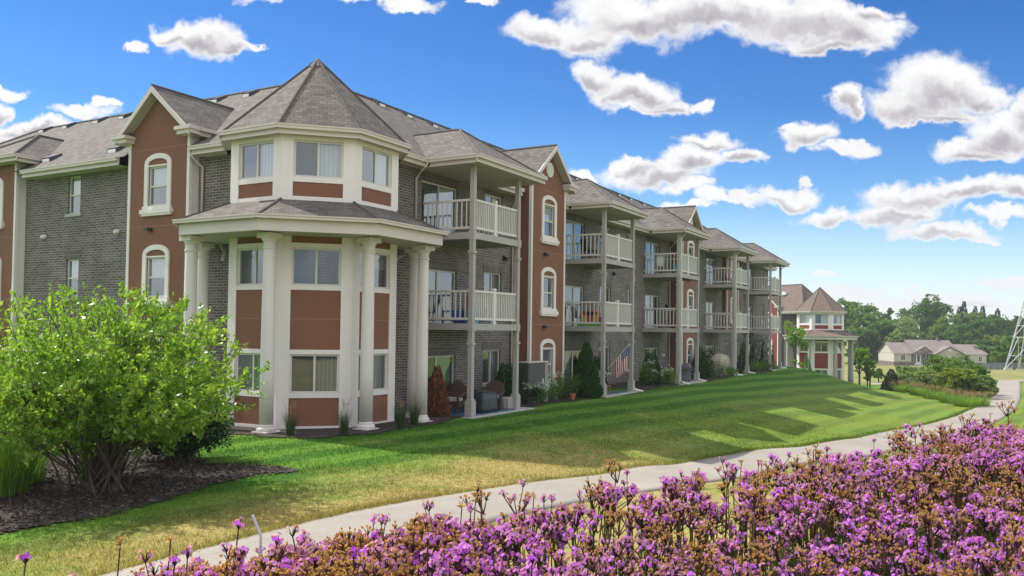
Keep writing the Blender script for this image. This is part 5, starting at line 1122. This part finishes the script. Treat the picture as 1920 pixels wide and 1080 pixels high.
bin_('dark blue bin on the lower near balcony, left of the light blue one', 23.75, 15.7, D2, .42, .42, M['bluebin']); bin_('light blue bin on the lower near balcony beside the dark blue one', 23.75, 15.2, D2, .36, .42, M['teal']); bin_('blue bin on the upper third balcony behind its rails', 44.8, 15.2, D3, .4, .5, M['teal'])
def bal_chair(lab, x, y, z, m, a=0):
    place(x, y, z, a); t = thing('balcony_chair', lab, 'chair', (x, y, z), None, a); b = MB(); b.box(-.25, .25, -.25, .25, .38, .43); b.build('seat', m, t); b = MB(); b.hexa([(-.25, .22, .43), (.25, .22, .43), (.25, .26, .43), (-.25, .26, .43), (-.24, .34, .92), (.24, .34, .92), (.24, .38, .92), (-.24, .38, .92)]); b.build('backrest', m, t)
    for sx in (-.23, .23):
        for sy in (-.23, .23): b = MB(); b.box(sx-.02, sx+.02, sy-.02, sy+.02, 0, .38); b.build('leg', m, t)
    CT[0] = Matrix.Identity(4)
bal_chair('blue chair behind the rails of the lower near balcony', 24.0, 16.3, D2, M['bluebin'], rad(30)); bal_chair('light blue chair on the lower near balcony by the white rail post', 25.6, 16.0, D2, M['teal'], rad(-20))
bal_chair('dark chair on the upper balcony above the flag', 34.9, 16.0, D3, M['black'], rad(60)); bal_chair('dark chair on the balcony with the coloured toy', 35.2, 16.6, D2, M['black'], rad(0)); bal_chair('tan chair on the fourth lower balcony', 57.6, 15.9, D2, M['woodtan'], rad(20)); bal_chair('dark chair on the fourth upper balcony', 57.0, 15.8, D3, M['black'], rad(-30))
t = thing('toy_playset', 'colourful plastic toy playset on the lower balcony above the flag', 'toy', (34.6, 15.6, D2))
for i, (x, y, w_, h, m, nm) in enumerate([(34.5, 15.75, .5, .34, 'toygrn', 'base'), (34.45, 15.45, .18, .55, 'toyyel', 'pillar'), (34.5, 16.05, .18, .55, 'toyyel', 'pillar'), (34.5, 15.25, .18, .42, 'toyred', 'pillar'), (34.5, 15.75, .16, .72, 'toyred', 'tower')]):
    b = MB(); b.box(x-w_/2, x+w_/2, y-(.55 if nm == 'base' else .1), y+(.55 if nm == 'base' else .1), D2, D2+h*(.6 if nm == 'base' else 1)); b.build(nm, M[m], t)
b = MB(); n = 12; b.ring([[(34.5+e, 15.75+.52*math.cos(PI*k/n)*f, D2+.52+.18*math.sin(PI*k/n)*f) for k in range(n+1)] for e, f in ((-.09, 1), (.09, 1), (.09, .8), (-.09, .8))]); b.build('arch', M['toyor'], t)
t = thing('folded_umbrella', 'folded cream patio umbrella leaning in the corner of the third lower balcony', 'umbrella', (46.8, 15.8, D2)); b = MB(); b.lathe((46.8, 15.8, D2+.5), [(.10, 0), (.16, .3), (.15, .8), (.10, 1.2), (.03, 1.45)], 12); b.build('canopy', M['tancover'], t, True); b = MB(); b.tube([(46.8, 15.8, D2), (46.8, 15.8, D2+2.0)], .02, 8); b.build('pole', M['black'], t)
t = thing('white_smoker', 'white narrow cooker standing at the rails of the third upper balcony', 'grill', (44.75, 16.2, D3)); b = MB(); b.lathe((44.75, 16.2, D3+.35), [(.12, 0), (.2, .1), (.2, .5), (.12, .65)], 12); b.build('body', M['ventwhite'], t, True)
for a in range(3): b = MB(); b.tube([(44.75+.2*math.cos(a*2.1), 16.2+.2*math.sin(a*2.1), D3), (44.75+.12*math.cos(a*2.1), 16.2+.12*math.sin(a*2.1), D3+.4)], .02, 6); b.build('leg', M['black'], t)

# ------------------------------------------------------------------ lawn grass blades
def lawn_blades(n, poly, h0, seed, wd=.011, dens=None):
    R = np.random.default_rng(seed); P = np.array(poly); out = []
    X = R.uniform(P[:, 0].min(), P[:, 0].max(), n*3); Y = R.uniform(P[:, 1].min(), P[:, 1].max(), n*3); k = inpoly(P, X, Y)
    for mm in (MULCH1, MULCH2, MULCH3, MULCH4): k &= ~inpoly(mm, X, Y)
    d = np.hypot(X, Y); k &= R.uniform(0, 1, len(X)) < np.clip((11/d)**2.0, 0, 1); X, Y = X[k][:n], Y[k][:n]; m = len(X); Z = gz(X, Y)-.01; d = np.hypot(X, Y)
    a = R.uniform(0, 2*PI, m); h = h0*R.uniform(.5, 1.25, m)*(1+.25*np.sin(X*2.3+Y*1.7)); w_ = wd*np.clip(d/12, 1, 2.2); ln = R.normal(size=(m, 2))*.55*h[:, None]
    V = np.stack([np.stack([X-np.cos(a)*w_/2, Y-np.sin(a)*w_/2, Z], -1), np.stack([X+np.cos(a)*w_/2, Y+np.sin(a)*w_/2, Z], -1), np.stack([X+ln[:, 0], Y+ln[:, 1], Z+h], -1)], 1).reshape(-1, 3)
    return V, np.arange(3*m).reshape(-1, 3)
lp = [(3, 9.4), (9.7, 9.32), (13.85, 9.05), (18.2, 8.42), (22.2, 7.92), (26.2, 7.47), (31.6, 6.05), (37.6, 5.1), (40, 8), (36, 14.3), (24, 14.3), (17.5, 14.8), (15.5, 18), (12.5, 18.5), (3, 19)]
V1, F1 = lawn_blades(210000, lp, .062, 301)
# shaggy edge against the path
R = np.random.default_rng(302); i = R.integers(0, len(PL)-1, 26000); f = R.uniform(0, 1, (26000, 1)); pp = PL[i]*(1-f)+PL[i+1]*f-nrm[i]*(np.abs(R.normal(size=(26000, 1)))*.13-.03); k = pp[:, 0] > 3; pp = pp[k]
Z = gz(pp[:, 0], pp[:, 1]); m = len(pp); a = R.uniform(0, 2*PI, m); h = R.uniform(.04, .13, m); ln = R.normal(size=(m, 2))*.05; wv = .007*np.clip(np.hypot(pp[:, 0], pp[:, 1])/12, 1, 3)
V2 = np.stack([np.c_[pp[:, 0]-np.cos(a)*wv, pp[:, 1]-np.sin(a)*wv, Z], np.c_[pp[:, 0]+np.cos(a)*wv, pp[:, 1]+np.sin(a)*wv, Z], np.c_[pp+ln, Z+h]], 1).reshape(-1, 3)
V = np.r_[V1, V2]; tag(np_mesh('grass', V, np.arange(len(V)).reshape(-1, 3), M['blade']), 'short mown grass blades of the lawn', 'grass', None, 'stuff')
# bark chips
R = np.random.default_rng(303); n = 16000; X = R.uniform(5, 13, n); Y = R.uniform(11.8, 18.4, n); k = inpoly(MULCH1, X, Y); X, Y = X[k], Y[k]; C = np.c_[X, Y, gz(X, Y)+.055]; D = unit(np.c_[R.normal(size=(len(X), 2)), R.normal(size=len(X))*.25])
M['chip'] = m_leaf('bark_chip', [(.016, .011, .010), (.035, .024, .02), (.06, .042, .033), (.19, .14, .11)], .0, .9)
V, F = leaf_quads(C, .07, .35, D); tag(np_mesh('bark_chips', V, F, M['chip']), 'loose bark chips on the mulch bed', 'mulch', None, 'stuff')

# ------------------------------------------------------------------ the flower bed
def m_petal(name, cols): return m_leaf(name, [tuple(min(.9, c*1.2) for c in q) for q in cols], .48, .6, .45, .2)
M['pet_a'] = m_petal('violet_petal', [(.22, .025, .42), (.36, .06, .60), (.49, .155, .74), (.67, .38, .86)])
M['pet_b'] = m_petal('mauve_petal', [(.22, .05, .22), (.38, .12, .43), (.53, .28, .56), (.31, .13, .17)])
M['pet_c'] = m_petal('brown_seed', [(.19, .105, .065), (.33, .19, .09), (.47, .31, .15), (.34, .16, .18)])
M['calyx'] = m_leaf('dark_calyx', [(.075, .032, .045), (.11, .055, .045), (.05, .055, .03)], .1, .7)
M['stem_g'] = m_leaf('flower_stem', [(.045, .10, .028), (.085, .155, .042), (.15, .19, .07)], .15, .6); M['stem_b'] = m_leaf('dry_stem', [(.11, .055, .022), (.17, .09, .035), (.26, .19, .09)], .15, .7)
M['lf_flower'] = m_leaf('flower_leaf', [(.035, .085, .018), (.07, .14, .03), (.13, .18, .055)], .3, .6); M['pet_w'] = m_petal('pale_petal', [(.5, .54, .58), (.62, .66, .70)]); M['pet_o'] = m_petal('orange_seed', [(.34, .13, .012), (.46, .20, .02)])
def sticks(A, B, w_):
    A, B = np.asarray(A, float), np.asarray(B, float); d = unit(B-A); V = []
    s = unit(np.cross(d, RNG.normal(size=A.shape))); s2 = np.cross(d, s); k = len(A)
    V = np.stack([A-s*w_, A+s*w_, B+s*w_*.7, B-s*w_*.7, A-s2*w_, A+s2*w_, B+s2*w_*.7, B-s2*w_*.7], 1).reshape(-1, 3); b0 = (np.arange(k)*8)[:, None]
    return V, np.concatenate([b0+np.array([[0, 1, 2, 3]]), b0+np.array([[4, 5, 6, 7]])])
def flower_variant(kind, R):
    """plant of height about 1 m in local space: returns dict part -> (V, F, material keys, index)"""
    H = R.uniform(.985, 1.0); lean = R.normal(size=2)*.05; top = np.array([lean[0], lean[1], H]); n = 6; t = np.linspace(0, 1, n)[:, None]; P = top*t+np.c_[np.sin(t*3)*.012, np.cos(t*4)*.012, 0*t]
    SV, SF = sticks(P[:-1], P[1:], .0032); LV, LF = leaf_quads(np.array([P[R.integers(1, 4)]+R.normal(size=3)*np.array([.035, .035, .07]) for _ in range(13)]), .085, .20, unit(R.normal(size=(13, 3))+np.array([0, 0, .8])))
    ns = int(R.integers(5, 9)); sc = top+R.normal(size=(ns, 3))*np.array([.021, .021, .016]); per = int(R.integers(7, 11)) if kind != 'seed' else int(R.integers(6, 10)); nh = ns*per
    dirs = unit(R.normal(size=(nh, 3))*np.array([1, 1, .7])+np.array([0, 0, .6])); C0 = np.repeat(sc, per, 0); Q = C0+dirs*R.uniform(.007, .018, (nh, 1))
    BV, BF = sticks(C0-np.array([0, 0, .012]), Q-dirs*.004, .0015); B2, G2 = sticks(np.repeat((top-np.array([0, 0, .055]))[None], ns, 0), sc-np.array([0, 0, .012]), .0022); BF = np.r_[BF, G2+len(BV)]; BV = np.r_[BV, B2]
    V = []; F = []; I = []; c = 0; main = {'violet': 0, 'mauve': 1, 'seed': 2}[kind]
    for q, d in zip(Q, dirs):
        u = R.uniform(); col = main if u < .66 else (2 if u < (.78 if kind == 'violet' else .9) else (1 if kind == 'violet' else 0 if kind == 'mauve' else 2))
        a = unit(np.cross(d, R.normal(size=3))); b_ = np.cross(d, a)
        if col == 2:
            for k in range(3): an = 2.1*k+R.uniform(0, .6); e = a*math.cos(an)+b_*math.sin(an); V += [q-d*.003, q+e*.0045+d*.002, q+d*.009, q-e*.0035+d*.003]; F.append([c, c+1, c+2, c+3]); I.append(2); c += 4
        else:
            v0 = c; V.append(q); c += 1; npet = 5; r_ = R.uniform(.0054, .0082)*(1 if kind == 'violet' else .85); ph = R.uniform(0, 6); cup = R.uniform(-.1, .5)
            for k in range(npet):
                an = ph+2*PI*k/npet; e = a*math.cos(an)+b_*math.sin(an); f_ = np.cross(d, e); V += [q+e*r_*.6+f_*r_*.40+d*r_*cup*.5, q+e*r_*1.05+d*r_*cup+f_*r_*R.normal()*.15, q+e*r_*.6-f_*r_*.40+d*r_*cup*.5]; F.append([v0, c, c+1, c+2]); I.append(col); c += 3
    return dict(stem=(np.r_[SV, LV], np.r_[SF, LF+len(SV)], np.r_[np.zeros(len(SF), int), np.ones(len(LF), int)]), head=(np.r_[np.array(V), BV], np.r_[np.array(F), BF+len(V)], np.r_[np.array(I), np.full(len(BF), 3)]))
FR = np.random.default_rng(77); KINDS = ['violet']*6+['mauve']*5+['seed']*4; VAR = [flower_variant(k, FR) for k in KINDS]
HM = [M['pet_a'], M['pet_b'], M['pet_c'], M['calyx']]; SM = [M['stem_g'], M['lf_flower']]; SMb = [M['stem_b'], M['lf_flower']]
LAB = {'violet': 'violet flower in full bloom on a slim dark stem in the foreground bed', 'mauve': 'fading mauve flower with brown buds on a slim stem in the foreground bed', 'seed': 'dried brown seed head on a thin stalk in the foreground bed'}
GRP = {'violet': 'violet flowers in full bloom in the foreground bed', 'mauve': 'fading mauve flowers in the foreground bed', 'seed': 'dried brown seed heads in the foreground bed'}
PROTO = []
for k, v in zip(KINDS, VAR):
    root = thing('flower', LAB[k], 'flower', (0, 0, 0), GRP[k]); np_mesh('stem', *v['stem'][:2], SMb if k == 'seed' else SM, root, (0, 0, 0), midx=v['stem'][2]); np_mesh('flower_head', *v['head'][:2], HM, root, (0, 0, 0), midx=v['head'][2]); PROTO.append(root)
# outer rim of the bed in plan; the bed lies between it and the viewer's feet
RIM = [(.85, 2.36), (1.18, 2.10), (1.54, 1.80), (1.81, 1.70), (1.99, 1.64), (2.37, 1.58), (2.75, 1.50), (3.29, 1.41), (3.73, 1.33), (3.95, 1.08), (4.12, .92), (4.55, .82), (5.14, .64), (6.03, .48), (6.8, .27), (7.5, -.1), (8.4, -.8)]
BEDP = RIM+[(9.2, -2.2), (7.0, -3.4), (2.2, -1.3), (1.0, -.4), (.55, .35), (.35, 1.2)]
n = 14000; X = FR.uniform(.2, 9.3, n); Y = FR.uniform(-3.5, 2.4, n); ri = FR.integers(0, 5, 760); rf = FR.uniform(0, 1, 760); RA = np.array(RIM); ed = RA[ri]*(1-rf[:, None])+RA[ri+1]*rf[:, None]-np.abs(FR.normal(size=(760, 2)))*np.array([.07, .16]); X = np.r_[X, ed[:, 0]]; Y = np.r_[Y, ed[:, 1]]; k = inpoly(BEDP, X, Y); X, Y = X[k], Y[k]
fwd = X*math.cos(AZ)+Y*math.sin(AZ); lat = X*math.sin(AZ)-Y*math.cos(AZ); k = (fwd > 1.35) & (lat > -fwd*.66-.3) & (lat < fwd*1.05+.6); X, Y, fwd = X[k], Y[k], fwd[k]; lat = lat[k]
clus = np.sin(X*4.1+1.3*np.sin(Y*3))+np.sin(Y*5.2-X*1.7)+FR.normal(size=len(X))*1.7        # drifts of bloom and of dry heads
kind = np.where(clus > .30, 0, np.where(clus > -.85, 1, 2)); pick = np.array([FR.integers(0, 6) if q == 0 else 6+FR.integers(0, 5) if q == 1 else 11+FR.integers(0, 4) for q in kind])
ROWS = np.array(RIM); rim_d = np.min(np.hypot(X[:, None]-ROWS[None, :, 0], Y[:, None]-ROWS[None, :, 1]), 1)
TOP = EYE-.64-np.clip(FR.exponential(.16, len(X)), 0, .55)-.02*np.sin(X*2.2+Y*3.1); TOP += np.where((kind == 2) & (FR.random(len(X)) < .10), .12, 0); TOP -= np.where((rim_d < .12) & (X > 2.3), FR.uniform(0, .12, len(X)), 0); TOP = np.where((X < 2.3) & (rim_d < .4), EYE-.625-FR.uniform(0, .15, len(X))-np.clip(1.5-X, 0, 1)*.12, TOP)
GZ = gz(X, Y); SCL = TOP-GZ; order = np.argsort(fwd+FR.uniform(0, 1.2, len(X))+np.clip((EYE-.62-TOP)*6, 0, 3)+np.where(np.abs(lat) > fwd*.62, 50, 0)); solo = set(order[:299].tolist()); used = [False]*len(PROTO); acc = {'s': [[], [], [], 0], 'h': [[], [], [], 0]}
for i in range(len(X)):
    p = pick[i]; s = SCL[i]; hs = FR.uniform(.85, 1.2); rz = FR.uniform(0, 2*PI)
    if i in solo:
        root = PROTO[p]; loc = (X[i], Y[i], GZ[i])
        if not used[p]: used[p] = True; root.location = loc; root.rotation_euler = (0, 0, rz); root.scale = (s, s, s)
        else: dup(root, loc, rz=rz, scale=float(s))
    else:
        c, sn = math.cos(rz), math.sin(rz); Rm = np.array([[c, sn, 0], [-sn, c, 0], [0, 0, 1]])*s
        for key, part in (('s', 'stem'), ('h', 'head')):
            V, F, I = VAR[p][part]; A_ = acc[key]; A_[0].append(V @ Rm+np.array([X[i], Y[i], GZ[i]])); A_[1].append(F+A_[3]); A_[2].append(I+(2 if key == 's' and p >= 11 else 0)); A_[3] += len(V)
for p, u in zip(PROTO, used):
    if not u:
        for ch in list(p.children): bpy.data.objects.remove(ch)
        bpy.data.objects.remove(p)
fs = np_mesh('flower_bed', np.vstack(acc['h'][0]), np.vstack(acc['h'][1]), HM, None, midx=np.concatenate(acc['h'][2])); tag(fs, 'dense drift of violet, mauve and brown flower heads filling the foreground bed', 'flowers', None, 'stuff')
ss = np_mesh('stems', np.vstack(acc['s'][0]), np.vstack(acc['s'][1]), SM+SMb, fs, midx=np.concatenate(acc['s'][2]))
# leafy undergrowth between the stems
BP = np.array(BEDP); tag(grid_sheet('flower_bed_soil', np.arange(.2, 9.5, .15), np.arange(-3.6, 2.5, .15), M['mulch'], .02, lambda x, y: inpoly(BEDP, x, y)), kind='structure')
n = 40000; X2 = FR.uniform(.3, 9, n); Y2 = FR.uniform(-3.3, 2.2, n); k = inpoly(BEDP, X2, Y2); X2, Y2 = X2[k], Y2[k]; Z2 = gz(X2, Y2)+FR.uniform(.05, .80, len(X2))
V, F = leaf_quads(np.c_[X2, Y2, Z2], .11, .16, unit(np.c_[FR.normal(size=(len(X2), 2))*.5, np.ones(len(X2))])); o = np_mesh('bed_undergrowth', V, F, M['lf_flower']); tag(o, 'narrow dark leaves between the flower stems', 'undergrowth', None, 'stuff')
# loose tall stalks above the bed
def stalk(name, lab, pts, r, m, head=None, cat='stalk', hm=None, hr=.012):
    t = thing(name, lab, cat, pts[0]); b = MB(); b.tube(pts, r, 6); b.build('stem', m, t)
    if head:
        c = np.array(pts[-1]); q = unit(RNG.normal(size=(26, 3))+np.array([0, 0, .7])); leafobj('seed_head', c+q*hr*RNG.uniform(.3, 1.2, (26, 1)), .013, .4, hm or M['pet_c'], t, q)
M['drywhite'] = plain('bleached_stem', (.55, .54, .55), .8, .1)
def pt(px, py, D): 
    t_ = (px-960)/1566.36; v = fw+rt*t_-up*((py-577.8)/1566.36); q = v*D; return (q.x, q.y, q.z+EYE)
a_, b_ = pt(485, 1085, 2.35), pt(489, 1005, 2.35); c_ = pt(474, 966, 2.35); stalk('dead_stalk', 'bare bleached white stalk, kinked, poking up at the front of the bed', [(a_[0], a_[1], a_[2]-.5), a_, b_, c_], .0042, M['drywhite'])
for i, (px, py, D, lab) in enumerate([(1001, 930, 3.0, 'brown seed stalk standing clear against the path, left of the violet clump'), (866, 950, 2.7, 'forked dry brown stalk against the path edge'), (892, 935, 2.75, 'tall dry stalk with ragged tip against the path'), (985, 928, 2.95, 'short dry stalk beside the seed stalk over the path'), (320, 1012, 2.15, 'dry brown stalk standing alone over the grass at the front'), (226, 1015, 2.1, 'pale brown stalk, leftmost one over the grass'), (1390, 868, 4.1, 'thin stalk above the flowers by the path'), (1857, 777, 6.4, 'dark seed stalk rising over the far end of the bed'), (1428, 868, 4.2, 'orange topped stalk standing over the path')]):
    q = pt(px, py, D); stalk('dry_stalk', lab, [(q[0], q[1], q[2]-.75), (q[0]+.012, q[1], q[2]-.3), (q[0]-.004, q[1]+.004, q[2]-.1), q], .0020, M['bark'], True, hm=M['pet_o'] if 'orange' in lab else None, hr=.013)

# ------------------------------------------------------------------ thin summer air
M_h = bpy.data.materials.new('haze'); M_h.use_nodes = True; T = NT(M_h.node_tree); T.n.remove(T.n['Principled BSDF'])
pv = T.new('ShaderNodeVolumePrincipled'); pv.inputs['Color'].default_value = (.86, .92, 1, 1); pv.inputs['Density'].default_value = .00034; pv.inputs['Anisotropy'].default_value = .2
T.link(pv.outputs[0], T.n['Material Output'].inputs['Volume'])
b = MB(); b.box(-60, 340, -120, 150, -9, 24); tag(b.build('haze', M_h), 'thin pale summer haze over the grounds', 'haze', None, 'stuff')
